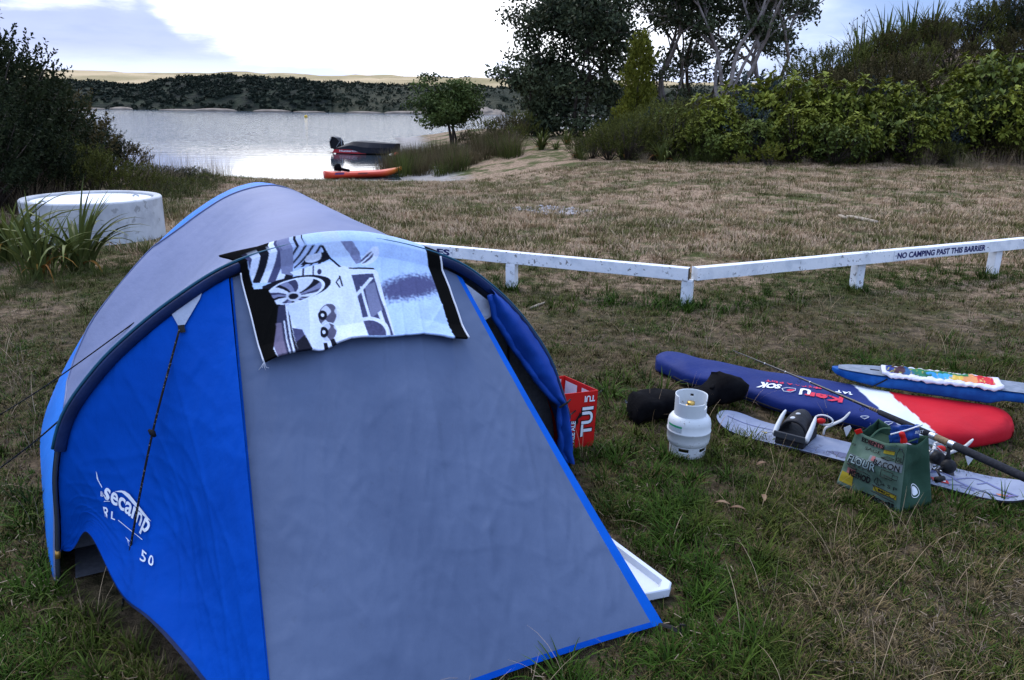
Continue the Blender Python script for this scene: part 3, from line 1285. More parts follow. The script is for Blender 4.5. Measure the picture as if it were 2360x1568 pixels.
def door_pt(i, j, n=44, m=9):
    k = i / (n - 1)
    a = aD0 + (aD1 - aD0) * k
    wd = np.interp(k, [0, .1, .3, .5, .62, .68, .8, .93, 1], [.03, .095, .125, .120, .085, .045, .085, .09, .06])
    s, z = hoop_sz(a)
    f = j / (m - 1)
    dirx, dirz = -s, .30 - z
    l_ = math.hypot(dirx, dirz)
    p = tp(s + dirx / l_ * (wd * f + .01), -.03 - .05 * math.sin(f * PI) - .03 * f, max(.015, z + dirz / l_ * (wd * f + .01)))
    p += TN * (.022 * mnoise.noise((k * 9, f * 2, 1)) * f + .010 * mnoise.noise((k * 30, f * 3, 4)))
    return p


q = MB()
q.grid(door_pt, 44, 9)
dr = q.build('gathered_door', m_tdoor_shaded, tent, smooth=True)
q = MB()          # its rolled inner edge
rp, rr = [], []
for i in range(44):
    rp.append(Vector(door_pt(i, 8)) - TN * .01)
    rr.append(.014 + .008 * mnoise.noise((i * .35, 2, 1)))
q.tube(rp, rr, 9)
q.build('rolled_edge', m_tdoor_shaded, dr, smooth=True)
q = MB()
c_ = Vector(door_pt(28, 4))
q.tube([c_ + TE * .03 - TN * .01, c_ - TN * .035, c_ - TE * .04 - TN * .03 - Vector((0, 0, .02))], .005, 6)
q.build('tie', m_black, dr)
# right vent hanging from the hoop
v0 = [hoop(a_of_s(.555), -.030, .95), hoop(a_of_s(.69), -.030, .95), hoop(a_of_s(.69), -.05, .95) - Vector((0, 0, .045)), hoop(a_of_s(.63), -.05, .95) - Vector((0, 0, .12)), hoop(a_of_s(.605), -.05, .95) - Vector((0, 0, .115))]
q = MB()
q.add(v0, [(0, 1, 2, 3, 4)])
q.build('vent', m_vent, tent, solid=.003)
q = MB()
q.tube([v0[3], v0[3] - Vector((0, 0, .05)) + TE * .01], .008, 6)
q.build('vent_tab', m_black, tent)


# ---- guy ropes (a thing of their own each) ----------------------------
m_rope = mat('guy_rope', (.008, .008, .009), .8, (.16, .16, .15), nscale=170, ndetail=1, contrast=(.62, .68))


def rope(label, pts_, rad=.0035, knots=(), n=24):
    o = thing('guy_rope', label, 'rope', tuple(pts_[-1]), 'tent guy ropes')
    q = MB()
    q.tube(curve3(pts_, n), rad, 6)
    q.build('cord', m_rope, o, smooth=True)
    for k in knots:
        q = MB()
        q.tube([k + Vector((-.012, 0, .012)), k, k + Vector((.008, 0, -.014))], [.004, .011, .005], 7)
        q.build('runner', m_black, o, smooth=True)
    return o


vt = chL.fn(*chL.find(424, 768)) + NRM_L * .02
gp = G(281, 1408)
mid = vt.lerp(gp, .33) + Vector((.0, -.07, -.0)) - TN * .03
rope('black speckled guy rope hanging in front of the blue flap', [vt, mid, vt.lerp(gp, .7) + Vector((.0, -.06, -.0)) - TN * .03, gp], .0042, [mid])
sdL = roof_pt(.95, .20)
g1 = G(-70, 1130)
rope('lower black guy rope off the left side of the tent', [roof_pt(.42, .20), roof_pt(.42, .20).lerp(g1, .5) - Vector((0, 0, .02)), g1], .0038, [roof_pt(.42, .20).lerp(g1, .16)])
g2 = G(-90, 1010)
rope('upper black guy rope off the left side of the tent', [roof_pt(.95, .23), roof_pt(.95, .23).lerp(g2, .5) - Vector((0, 0, .02)), g2], .0034)
g3 = G(1400, 890)
rope('short black guy rope behind the red carton', [hoop(.93, .0), hoop(.93, 0).lerp(g3, .5), g3], .0035)
# black pegging loop at the front corner
pg = thing('tent_peg', 'black tent peg and webbing loop at the front corner of the tent', 'tent peg', tuple(RC))
q = MB()
q.tube([RC + Vector((-.02, 0, .0)), RC + Vector((.02, -.03, .01)), RC + Vector((.05, -.055, .004))], [.010, .012, .008], 6, flat=.4)
q.build('webbing', m_black, pg)
q = MB()
q.tube([RC + Vector((.05, -.055, -.03)), RC + Vector((.045, -.05, .035)), RC + Vector((.058, -.06, .04))], .004, 6)
q.build('stake', m_black, pg)

# red ground sheet peeping out under the flap
q = MB()
rs = [G(392, 1438), G(440, 1505), G(425, 1500), G(402, 1470)]
q.add([Vector((-1.13, 2.28, .02)), Vector((-.80, 1.98, .02)), Vector((-.55, 2.4, .02)), Vector((-.9, 2.62, .02)),
       Vector((-1.13, 2.28, .05)), Vector((-.80, 1.98, .05)), Vector((-.55, 2.4, .05)), Vector((-.9, 2.62, .05))],
      [(0, 1, 5, 4), (1, 2, 6, 5), (2, 3, 7, 6), (3, 0, 4, 7), (4, 5, 6, 7), (0, 3, 2, 1)])
tag(q.build('folded_sheet', m_red, None, bevel=.01), 'red folded sheet peeping out under the blue flap of the tent', 'sheet')

# ================================================================== TOWEL on the hoop
def z7(x, y):
    return ((780 + x / 1.9667) / 1.7356, (900 + y / 1.9667) / 1.7356)


T_TOP = [(300, 300), (470, 238), (640, 190), (960, 128), (1230, 108), (1450, 122), (1830, 182), (1950, 206)]
T_BOT = [(540, 1125), (700, 1092), (920, 1035), (1100, 965), (1350, 932), (1550, 916), (2020, 930), (2127, 925)]
TT_U = [0, .10, .20, .40, .56, .68, .92, 1]


def tw_px(x, y):
    tx = np.interp(x, TT_U, [q[0] for q in T_TOP]); ty = np.interp(x, TT_U, [q[1] for q in T_TOP])
    bx = np.interp(x, TT_U, [q[0] for q in T_BOT]); by = np.interp(x, TT_U, [q[1] for q in T_BOT])
    return tx + (bx - tx) * y, ty + (by - ty) * y


ta = [chF.find(*z7(*q)) for q in T_TOP]
tb_ = [chF.find(*z7(*q)) for q in T_BOT]


def tw_ab(x, y):
    a0 = np.interp(x, TT_U, [q[0] for q in ta])
    a1, b1 = np.interp(x, TT_U, [q[0] for q in tb_]), np.interp(x, TT_U, [q[1] for q in tb_])
    return a0 + (a1 - a0) * y, b1 * y


BACK = .035       # part of the towel that hangs over onto the roof


def towel_pt(x, y):
    if y >= 0:
        a, b_ = tw_ab(x, y)
        p = front_pt(min(1, max(-.06, a)), b_) + NRM_F * (.012 + .010 * min(1, y * 20) + .030 * max(0, 1 - y / .10))
        hem = max(0, y - .82) / .18
        p = p + NRM_F * (.014 * hem * (1 + math.sin(x * 15)) + .007 * (1 + math.sin(x * 13 + y * 5)) * y + .010 * mnoise.noise((x * 5, y * 3, 2)) * y) + Vector((0, 0, .008 * math.sin(x * 17) * hem))
        if y < .05:
            k = 1 - y / .05
            p = p + Vector((0, 0, .016 * k))
        return p
    a0 = aG0 + (aG1 - aG0) * tw_ab(x, 0)[0]
    t = -y
    k = max(0, 1 - x / .10)
    return roof_pt(t * (1 + k), a0) + Vector((0, 0, .018)) - TE * (.075 * k * min(1, t * 30)) + Vector((0, 0, -.01 * k))


W_ = np.array


def paint(px, py, x):
    """the printed picture: a light sports car seen from its front corner, on its side"""
    n = mnoise.noise((px * .012, py * .012, 1))
    n2_ = mnoise.noise((px * .05, py * .05, 4))

    def ell(cx, cy, rx, ry, rot=0.0):
        dx, dy = px - cx, py - cy
        c_, s_ = math.cos(rot), math.sin(rot)
        return math.hypot((dx * c_ + dy * s_) / rx, (-dx * s_ + dy * c_) / ry)

    def poly(*p):
        return inpoly(px, py, p)
    sky_ = W_((.46, .62, .92)) * (1 + .10 * n) + .03 * n2_
    dk, md_, wh, gy = W_((.012, .013, .022)), W_((.07, .075, .16)), W_((.68, .76, .95)), W_((.20, .22, .36))
    c_ = sky_.copy()
    # blue cloudy sky to the right of the car
    if px > 1380:
        k = sstep(ell(1700, 480, 340, 130, -.25) + .30 * n2_, .55, 1.15)
        c_ = md_ * 1.3 * (1 - k) + sky_ * k
    # body
    if poly((640, 640), (1200, 260), (1240, 300), (1260, 560), (1330, 760), (1360, 1200), (560, 1200), (640, 900)):
        c_ = wh * (1 + .08 * n)
        if poly((690, 610), (880, 560), (900, 800), (900, 1000), (790, 830)):
            c_ = W_((.55, .64, .88))
    # bonnet stripes and windscreen strip at the top
    if py < 420 and px < 980:
        if poly((360, 260), (700, 150), (760, 380), (560, 470), (440, 470)):
            ph = (px - .35 * (470 - py) - 330)
            c_ = wh if (ph % 130) < 62 else (dk if (ph % 260) < 160 else md_)
        if poly((640, 190), (760, 160), (750, 360), (660, 340)):
            c_ = gy
        if poly((740, 160), (1000, 135), (1040, 250), (760, 300)):
            c_ = W_((.40, .50, .75)) if (px + py) % 55 > 20 else dk
    if poly((810, 270), (860, 200), (1010, 165), (1060, 215), (1000, 245), (880, 262)):
        c_ = dk if ell(910, 205, 70, 40, -.3) > 1 else wh * .8
    if poly((730, 330), (1040, 240), (1180, 300), (1130, 420), (1000, 400), (760, 360)):
        c_ = wh * (1 + .05 * n2_)
        if ell(965, 335, 18, 26) < 1 or abs(px - 915) < 6 or abs(px - 835) < 8:
            c_ = md_ * .6
    # bonnet light
    if poly((970, 128), (1140, 112), (1300, 250), (1270, 300), (1180, 300), (1120, 250)):
        c_ = W_((.50, .62, .84))
    if poly((1130, 118), (1230, 112), (1290, 170), (1310, 260), (1260, 270), (1210, 180)):
        c_ = gy * (1 + .3 * n2_)
    if abs((px - 980) - (py - 140) * .95) < 12 and 140 < py < 300:
        c_ = dk
    # mirror
    if ell(1375, 215, 95, 48, -.75) < 1:
        c_ = wh
        if ell(1350, 220, 70, 26, -.75) < 1:
            c_ = md_ * .8 if (px + py) % 60 > 18 else wh
    # screen frame
    if poly((1190, 305), (1400, 305), (1440, 350), (1560, 915), (1500, 915), (1350, 930), (1215, 400)):
        c_ = wh
        if poly((1220, 375), (1400, 362), (1550, 915), (1350, 935), (1290, 640)):
            c_ = md_ * .9 * (1 + .3 * n2_)
            if poly((1330, 480), (1410, 440), (1470, 700), (1380, 760)):
                c_ = gy * .9
            if abs((px - 1260) - (560 - py) * .8) < 16 and 400 < py < 570:
                c_ = wh
            if abs((px - 1300) - (py - 480) * .25) < 10 and 480 < py < 760:
                c_ = wh
            if 1.0 < ell(1340, 905, 150, 130) < 1.22 or poly((1430, 720), (1460, 700), (1500, 860), (1480, 860)):
                c_ = wh
        elif poly((1200, 300), (1420, 310), (1420, 325), (1200, 318)):
            c_ = dk
    if abs(px - (1130 + (py - 400) * .25)) < 7 and 380 < py < 480 or abs(px - (1100 + abs(py - 440) * .6)) < 7 and 390 < py < 490:
        c_ = dk
    # black tyre side, wheel
    if ell(720, 500, 345, 118, -.22) < 1 and px > 500 or poly((520, 470), (640, 400), (700, 640), (560, 760)):
        c_ = dk
    we = ell(770, 500, 245, 108, -.24)
    if we < 1:
        if we > .90:
            c_ = wh
        else:
            th = math.atan2((py - 545) * 2.0, px - 765)
            sp_ = (th * 5 / (2 * PI) + we * .25) % 1
            c_ = wh * .85 if sp_ < .36 else (dk if sp_ < .55 else (gy if sp_ < .8 else md_ * .7))
            if ell(765, 545, 62, 40) < 1:
                c_ = wh * .7 if ell(765, 545, 62, 40) > .65 else dk
    # front bumper and grille
    if poly((640, 640), (700, 610), (740, 720), (760, 850), (800, 1080), (640, 1120), (560, 780)):
        c_ = md_ * .5
        ph = px - (640 + (py - 640) * .13)
        if 62 < ph < 76 or 30 < ph < 40 and py > 760:
            c_ = wh
        elif 76 <= ph < 100:
            c_ = dk
        elif ph < 10 and py > 780:
            c_ = W_((.16, .14, .22))
    if poly((760, 825), (840, 850), (920, 1040), (800, 1080)):
        c_ = md_ * .9 if px + py < 1760 else dk
    # lamps
    for cx, cy, rx, ry in ((1035, 725, 78, 110), (1048, 865, 66, 84)):
        e_ = ell(cx, cy, rx, ry, .25)
        if e_ < 1:
            c_ = wh if e_ > .9 else (W_((.10, .10, .16)) if (math.sin(px * .06) + math.cos(py * .05)) > -.3 else wh * .75)
            if ell(cx - 40, cy + 5, 36, 42) < 1:
                c_ = dk if ell(cx - 40, cy + 5, 36, 42) > .35 else wh
    if poly((1005, 950), (1035, 950), (1050, 1010), (1015, 1010)) or poly((1060, 930), (1090, 920), (1110, 975), (1075, 985)):
        c_ = dk
    # black woven ends
    lx = 300 + (py - 300) * .29 + 8 * n2_
    if px < lx + 72 + (py - 300) * .035 or poly((400, 480), (545, 470), (640, 640), (600, 1120), (480, 1120)):
        c_ = W_((.002, .002, .003)) if not (px > lx + 130 and py > 780 and (px - lx) % 90 < 28) else W_((.09, .08, .13))
    rx_ = 1835 + (py - 182) * .255
    if px > rx_ + (0 if py < 500 else 6 * n2_):
        c_ = W_((.002, .002, .003))
    return np.clip(c_, .004, 1.0)


NX, NY = 300, 170
q = MB()
cols, vv = [], []
ys = [-BACK, -BACK * .75, -BACK * .5, -BACK * .25] + [j / (NY - 1) for j in range(NY)]
for i in range(NX):
    x = i / (NX - 1)
    for y in ys:
        vv.append(towel_pt(x, y))
        if y >= 0:
            cols.append(sum(paint(*tw_px(x + dx_ / NX, y + dy_ / NY), x) for dx_, dy_ in ((-.35, -.2), (.35, -.2), (0, .4))) / 3)
        else:
            cols.append(paint(*tw_px(x, 0), x) * .9 if x > .16 else W_((.002, .002, .003)))
nY = len(ys)
q.add(vv, [(i * nY + j, i * nY + j + 1, (i + 1) * nY + j + 1, (i + 1) * nY + j) for i in range(NX - 1) for j in range(nY - 1)], cols=[tuple(c_) for c_ in cols])
m_towel = mat('towel_terry', (1, 1, 1), .95, attr='Col', nscale=120, bump=.6, bscale=400, bdist=.003, spec=.03)
tow = thing('beach_towel', 'beach towel printed with a pale sports car, draped over the tent hoop', 'towel', tuple(towel_pt(.5, .9)))
tc_ = q.build('cloth', m_towel, tow, smooth=True)
md = tc_.modifiers.new('thick', 'SOLIDIFY'); md.thickness = .008; md.offset = -1
m_thread = mat('towel_edge', (.62, .64, .70), .9)
q = MB()
q.tube([towel_pt(1.0, y) + TE * .004 for y in np.linspace(0, 1, 40)], .004, 5)
q.build('selvedge', m_thread, tow, smooth=True)
c_ = towel_pt(0, 1)
for k in range(4):
    q = MB()
    q.tube([c_, c_ + Vector((-.012 + .006 * k, -.004, -.02)), c_ + Vector((-.02 + .012 * k, -.004, -.03 + .008 * (k % 2)))], .0009, 4)
    q.build('loose_thread', m_thread, tow, smooth=True)
q = MB()
q.tube([towel_pt(0.0, y) - TE * .002 for y in np.linspace(0.05, 1, 40)], .003, 5)
q.build('selvedge', m_thread, tow, smooth=True)

# ================================================================== BARRIER
m_wpaint = mat('barrier_paint', (.62, .66, .70), .6, (.80, .82, .84), nscale=7, ndetail=7, contrast=(.30, .55), bump=.5, bscale=45, bdist=.005, speck=((.10, .085, .07), 26, .58, .85))
m_wood = mat('end_grain', (.045, .030, .020), .9, (.10, .07, .045), nscale=40)
m_sign = mat('sign_white', (.76, .79, .83), .45)
m_navy = mat('sign_navy', (.012, .014, .10), .5)
CRN = Vector((1.56, 6.87, 0))
LEND = Vector((-1.95, 8.32, 0))
REND = Vector((6.6, 8.98, 0))
bar = thing('barrier_rail', 'low white painted timber barrier with notices across the grass', 'barrier', tuple(CRN))


def railz(p, right):
    k = (p - CRN).length
    return .285 + (.0125 * k if right else .003 * k)


def beam(A, B, hz, wd, m, parent, name, zA, zB):
    d = (B - A).normalized()
    n_ = Vector((-d.y, d.x, 0))
    q = MB()
    N = 24

    def fn(i, j):
        k = i / (N - 1)
        p = A.lerp(B, k)
        z = zA + (zB - zA) * k
        cx = ((-1, -1), (1, -1), (1, 1), (-1, 1), (-1, -1))[j]
        wob = .003 * mnoise.noise((p.x * 2, p.y * 2, j % 4))
        return p + n_ * (cx[0] * wd / 2 + wob) + Vector((0, 0, z + cx[1] * hz / 2 + wob))
    q.grid(fn, N, 5)
    q.f.append((0, 1, 2, 3))
    e_ = (N - 1) * 5
    q.f.append((e_ + 3, e_ + 2, e_ + 1, e_))
    return q.build(name, m, parent, bevel=.004), n_


dL = (LEND - CRN).normalized()
dR = (REND - CRN).normalized()
railL, nL = beam(CRN, LEND, .112, .085, m_wpaint, bar, 'rail', .285, railz(LEND, False))
railR, nR = beam(CRN + dR * .062, REND, .112, .085, m_wpaint, bar, 'rail', .285, railz(REND, True))
q = MB()
sL = nL if nL.y < 0 else -nL
for k_ in (1,):
    a_ = CRN - dL * .003
    q.add([a_ + sL * .039 + Vector((0, 0, .233)), a_ - sL * .039 + Vector((0, 0, .233)), a_ - sL * .039 + Vector((0, 0, .337)), a_ + sL * .039 + Vector((0, 0, .337))], [(0, 1, 2, 3)])
q.build('bare_end', m_wood, railL)
for p_, top in ((CRN + Vector((.0, .02, 0)), .229), (Vector((-.01, 7.52, 0)), .233), (Vector((-1.6, 8.18, 0)), .235), (Vector((3.42, 7.70, 0)), .248), (Vector((5.20, 8.43, 0)), .27), (Vector((6.52, 8.95, 0)), .29)):
    q = MB()
    d_ = dR if p_.x > 1.6 else dL
    rot = Matrix.Rotation(math.atan2(d_.y, d_.x), 3, 'Z')
    zb = H(p_.x, p_.y) - .12
    # the post leans and is a little irregular
    vv = []
    for zz in np.linspace(zb, top, 7):
        for cx, cy in ((-1, -1), (1, -1), (1, 1), (-1, 1)):
            wv = .047 + .003 * mnoise.noise((p_.x + cx, zz * 9, cy))
            o_ = rot @ Vector((cx * wv, cy * wv, 0))
            vv.append(Vector((p_.x, p_.y, zz)) + o_)
    ff = [(i * 4 + k, i * 4 + (k + 1) % 4, (i + 1) * 4 + (k + 1) % 4, (i + 1) * 4 + k) for i in range(6) for k in range(4)] + [(3, 2, 1, 0), (24, 25, 26, 27)]
    q.add(vv, ff)
    q.build('post', m_wpaint, bar, bevel=.004)


def on_rail(u, right):
    A = CRN
    d_ = dR if right else dL
    best = min((abs(proj_np(np.array(A + d_ * t + Vector((0, 0, .29))))[0] - u), t) for t in np.arange(.1, 6, .01))
    return best[1]


def notice(t0, t1, s, right, lab):
    d_ = dR if right else dL
    n_ = nR if right else nL
    if n_.y > 0:
        n_ = -n_
    A, B = CRN + d_ * min(t0, t1), CRN + d_ * max(t0, t1)
    if not right:
        A, B = B, A
    off = n_ * .0485
    zA, zB = railz(A, right), railz(B, right)
    hh = .047
    q = MB()
    pf = [A + off + Vector((0, 0, zA - hh)), B + off + Vector((0, 0, zB - hh)), B + off + Vector((0, 0, zB + hh)), A + off + Vector((0, 0, zA + hh))]
    pb = [p - n_ * .004 for p in pf]
    q.add(pf + pb, [(0, 1, 2, 3), (4, 7, 6, 5), (0, 4, 5, 1), (1, 5, 6, 2), (2, 6, 7, 3), (3, 7, 4, 0)])
    sg = q.build('notice', m_sign, bar)
    sg['label'] = lab
    f = quadmap(pf[0], pf[1], pf[3], pf[2], n_ * .002)
    text('lettering', s, f, m_navy, sg, (.03 if right else .76, .16, .96, .82), .04)
    for x in (.015, .985):
        q = MB()
        q.ball(f(x, .5), .006, 6, 4)
        q.build('screw', m_pole, sg)


notice(on_rail(2052, True), on_rail(2268, True), 'NO CAMPING PAST THIS BARRIER', True, 'white notice with navy capitals')
notice(on_rail(1048, False), on_rail(905, False), 'ES', False, 'white notice half hidden behind the towel')

# ================================================================== CONCRETE TANK
m_conc = mat('whitewashed_concrete', (.42, .43, .45), .85, (.56, .57, .58), nscale=4, ndetail=8, contrast=(.35, .65), bump=.4, bscale=40, bdist=.006, speck=((.20, .20, .19), 7, .55, .6))
m_lid = mat('tank_lid_paint', (.74, .77, .80), .6, (.82, .84, .86), nscale=3)
tk = thing('concrete_tank', 'round white concrete tank with recessed lid among the flax', 'tank', (TANK.x, TANK.y, H(TANK.x, TANK.y) - .05))
q = MB()
zt = .56
tr = .82
q.lathe([(tr, 0), (tr, zt - .015), (tr - .012, zt), (tr - .085, zt), (tr - .10, zt - .01), (tr - .10, zt - .07)], 72, (TANK.x, TANK.y, tk.location.z), close_top=False)
q.build('ring', m_conc, tk, smooth=False, bevel=.003)
q = MB()
q.lathe([(tr - .101, zt - .05), (tr - .12, zt - .032), (.3, zt - .022), (.01, zt - .02)], 72, (TANK.x, TANK.y, tk.location.z))
lid = q.build('lid', m_lid, tk)
for dx, dy in ((-.35, -.5), (.42, .30)):
    q = MB()
    q.tube([(TANK.x + dx - .04, TANK.y + dy, tk.location.z + zt - .015), (TANK.x + dx, TANK.y + dy, tk.location.z + zt + .004), (TANK.x + dx + .04, TANK.y + dy, tk.location.z + zt - .015)], .012, 6)
    q.build('lifting_eye', m_conc, lid)

# ================================================================== GAS BOTTLE
m_gas = mat('gas_bottle_paint', (.56, .60, .62), .38, (.64, .67, .69), nscale=5, ndetail=6, contrast=(.3, .6), bump=.12, bscale=30, bdist=.003, spec=.4, speck=((.16, .09, .05), 60, .62, .8))
m_green = mat('label_green', (.02, .28, .13), .5)
m_brass = mat('brass', (.55, .36, .10), .35, metal=.9)
GB = Vector((.908, 3.725, 0))
gz = .0
gas = thing('gas_bottle', 'small off-white gas bottle standing on the grass', 'gas bottle', tuple(GB))
prof = [(.05, .045), (.085, .050), (.104, .070), (.108, .090), (.108, .128), (.1105, .130), (.1105, .137), (.108, .139), (.108, .172), (.104, .192), (.092, .208), (.075, .217), (.04, .222)]
q = MB()
q.lathe(prof, 48, tuple(GB))
q.build('body', m_gas, gas, smooth=True)


def shell(c, r0, zlo, zhi, hole, n=120, m=18, r1=None):
    q = MB()
    r1 = r0 if r1 is None else r1
    for i in range(n):
        for j in range(m):
            th = 2 * PI * i / n
            k = j / (m - 1)
            z = zlo(th) + (zhi(th) - zlo(th)) * k
            r_ = r0 + (r1 - r0) * k
            q.v.append((c.x + r_ * math.cos(th), c.y + r_ * math.sin(th), c.z + z))
    for i in range(n):
        for j in range(m - 1):
            th = 2 * PI * (i + .5) / n
            z = (q.v[i * m + j][2] + q.v[i * m + j + 1][2]) / 2 - c.z
            if hole(th, z):
                continue
            i2 = (i + 1) % n
            q.f.append((i * m + j, i2 * m + j, i2 * m + j + 1, i * m + j + 1))
    return q


def angd(a, c):
    return abs((a - c + PI) % (2 * PI) - PI)


def coll_top(th):
    # lower cut-out towards the camera's left, tall guard behind
    d = (th - R(208)) % (2 * PI)       # from the left-front step, anticlockwise (front, right, back)
    if d < R(100):
        return .285
    if d < R(150):
        return .285 + .034 * sstep(d, R(100), R(150))
    return .319


q = shell(GB, .078, lambda th: .210, coll_top, lambda th, z: angd(th, R(-22)) < R(22) and abs(z - .274) < .017 or angd(th, R(75)) < R(5) and abs(z - .285) < .006)
q.build('collar', m_gas, gas, smooth=True, solid=.004)
q = shell(GB, .088, lambda th: .0, lambda th: .060, lambda th, z: (angd(th, R(-115)) < R(17) or angd(th, R(-45)) < R(17) or angd(th, R(100)) < R(17)) and .034 < z < .053, r1=.092)
q.build('foot_ring', m_gas, gas, smooth=True, solid=.004)
q = MB()
q.lathe([(.016, .215), (.016, .245), (.011, .248), (.011, .262), (.020, .264), (.020, .278), (.006, .28)], 12, tuple(GB))
q.tube([(GB.x, GB.y, .255), (GB.x - .03, GB.y - .01, .255)], .010, 8)
q.build('valve', m_brass, gas, smooth=True)
for nm, z0, z1, m_ in (('label_band', .166, .176, m_green), ('paper_label', .142, .164, mat('label_paper', (.50, .56, .60), .6, (.40, .46, .50), nscale=120))):
    q = MB()
    q.grid(lambda i, j: (GB.x + (.1088 - (.0006 if z1 > .17 else 0) * j) * math.cos(R(190 + i * 4)), GB.y + (.1088 - (.0006 if z1 > .17 else 0) * j) * math.sin(R(190 + i * 4)), z0 + (z1 - z0) * j / 2), 13, 3)
    q.build(nm, m_, gas, smooth=True)

# ================================================================== RED CARTON
m_card = mat('carton_red', (.50, .010, .010), .5, (.58, .016, .012), nscale=6)
m_cardin = mat('carton_inside', (.62, .60, .62), .8, (.70, .68, .70), nscale=9)
m_ink = mat('black_ink', (.008, .007, .008), .6)
CB = Vector((.430, 3.785, 0))
cb = thing('beer_carton', 'open red beer carton standing beside the tent foot', 'carton', tuple(CB))
fx = Vector((-.92, -.32, 0)).normalized()       # along the lettered front, to the left
bx_ = Vector((-.50, .70, 0)).normalized() * 1.0      # along the far side
LW, LB, HH = .40, .27, .31
tilt = Vector((.012, .0, 0))
c0, c1, c2, c3 = CB, CB + fx * LW, CB + fx * LW + bx_ * LB, CB + bx_ * LB
up_ = lambda p, h=HH: p + Vector((0, 0, h)) + tilt * (h / HH)


def wall(name, A, B, holes=()):
    d_ = (B - A).normalized()
    n_ = Vector((-d_.y, d_.x, 0))
    q = MB()
    N, M_ = 22, 17
    ok = {}
    for i in range(N):
        for j in range(M_):
            for s_ in (0, 1):
                p = up_(A.lerp(B, i / (N - 1)), .004 + (HH - .004) * j / (M_ - 1)) + n_ * (.002 - .004 * s_)
                q.v.append(tuple(p))
    id_ = lambda i, j, s_: (i * M_ + j) * 2 + s_
    hol = lambda i, j: any(x0 <= (i + .5) / (N - 1) <= x1 and y0 <= (j + .5) / (M_ - 1) <= y1 for x0, x1, y0, y1 in holes)
    for i in range(N - 1):
        for j in range(M_ - 1):
            if hol(i, j):
                continue
            q.f.append((id_(i, j, 0), id_(i + 1, j, 0), id_(i + 1, j + 1, 0), id_(i, j + 1, 0)))
            q.f.append((id_(i, j, 1), id_(i, j + 1, 1), id_(i + 1, j + 1, 1), id_(i + 1, j, 1)))
    for i in range(N - 1):
        q.f.append((id_(i, M_ - 1, 0), id_(i + 1, M_ - 1, 0), id_(i + 1, M_ - 1, 1), id_(i, M_ - 1, 1)))
    o = q.build(name, m_card, cb)
    o.data.materials.append(m_cardin)
    return o, n_


pan, _ = wall('front_panel', c0, c1)
wall('side_panel', c1, c2)
wall('back_panel', c2, c3)
wall('end_panel', c3, c0)
# white inside faces, set just inside the walls
for A, B, r_ in ((c3, c0, (.06, .42, .30, .93)), (c3, c0, (.56, .93, .80, .93)), (c2, c3, (.05, .95, .05, .95))):
    d_ = (B - A).normalized()
    n_ = Vector((-d_.y, d_.x, 0))
    cen = (c0 + c2) / 2
    if (cen - A).dot(n_) < 0:
        n_ = -n_
    f = quadmap(A + Vector((0, 0, .004)), B + Vector((0, 0, .004)), up_(A), up_(B), n_ * .0045)
    q = MB()
    q.add([f(r_[0], r_[2]), f(r_[1], r_[2]), f(r_[1], r_[3]), f(r_[0], r_[3])], [(0, 1, 2, 3)])
    q.build('inside_paper', m_cardin, cb)
nf = Vector((fx.y, -fx.x, 0))
nf = nf if nf.y < 0 else -nf
ff_ = quadmap(c0 + Vector((0, 0, .004)), c1 + Vector((0, 0, .004)), up_(c0), up_(c1), nf * .004)
ff2 = quadmap(c0 + Vector((0, 0, .004)), c1 + Vector((0, 0, .004)), up_(c0), up_(c1), nf * .0055)
# chart x runs to the left, so mirror it for reading
fr = lambda x, y: ff_(1 - x, y)
fr2 = lambda x, y: ff2(1 - x, y)


def side_word(s, x0, x1, y0, y1, bold=.03):
    # lettering turned a quarter turn (reads upwards)
    text('outline', s, fr, m_ink, pan, (x0 - .012, y0 - .008, x1 + .012, y1 + .008), bold + .05, rot=2)
    text('lettering', s, fr2, m_white, pan, (x0, y0, x1, y1), bold, rot=2)


side_word('TUI', .80, .955, .20, .73)
text('lettering', 'TUI', fr2, m_white, pan, (.82, .82, .965, .93), .03, flipx=True, flipy=True)
side_word('PALE ALE', .66, .72, .06, .50)
q = MB()
bird = [(.735, .42), (.76, .47), (.75, .53), (.79, .56), (.81, .60), (.795, .66), (.775, .62), (.765, .66), (.755, .60), (.735, .56), (.715, .50)]
q.add([fr2(*k) for k in bird], [tuple(range(len(bird)))])
q.build('bird_print', m_ink, pan)

# ================================================================== BLACK BAG behind the bottle
m_blk = mat('black_neoprene', (.002, .002, .003), .9, (.005, .005, .006), nscale=12, bump=.6, bscale=14, bdist=.015, spec=.06)
bk = thing('black_bag', 'long black soft bag slumped behind the gas bottle', 'bag', (1.0, 4.35, 0))
spine = [G(1452, 952, .05), G(1475, 935, .09), G(1530, 930, .085), G(1590, 925, .085), G(1640, 905, .11), G(1670, 890, .14), G(1688, 893, .10)]
sp_ = curve3(spine, 30)
rad_ = np.interp(np.linspace(0, 1, 30), [0, .06, .2, .5, .65, .8, .93, 1], [.045, .07, .078, .066, .060, .085, .075, .02])
q = MB()
for i, p in enumerate(sp_):
    d_ = (sp_[min(i + 1, 29)] - sp_[max(i - 1, 0)])
    d_.z = 0
    d_.normalize()
    a_ = Vector((d_.y, -d_.x, 0))
    for k in range(18):
        th = 2 * PI * k / 18
        cs, sn = math.cos(th), math.sin(th)
        rr_ = rad_[i] * (1 + .22 * mnoise.noise((i * .30, cs * 1.6, sn * 1.6)) + .10 * mnoise.noise((i * .9, cs * 3, sn * 3)))
        w_ = a_ * (math.copysign(abs(cs) ** .8, cs) * rr_ * 1.45)
        z_ = math.copysign(abs(sn) ** .75, sn) * rr_ * .95
        zz = max(.004, p.z + z_)
        q.v.append((p.x + w_.x, p.y + w_.y, zz))
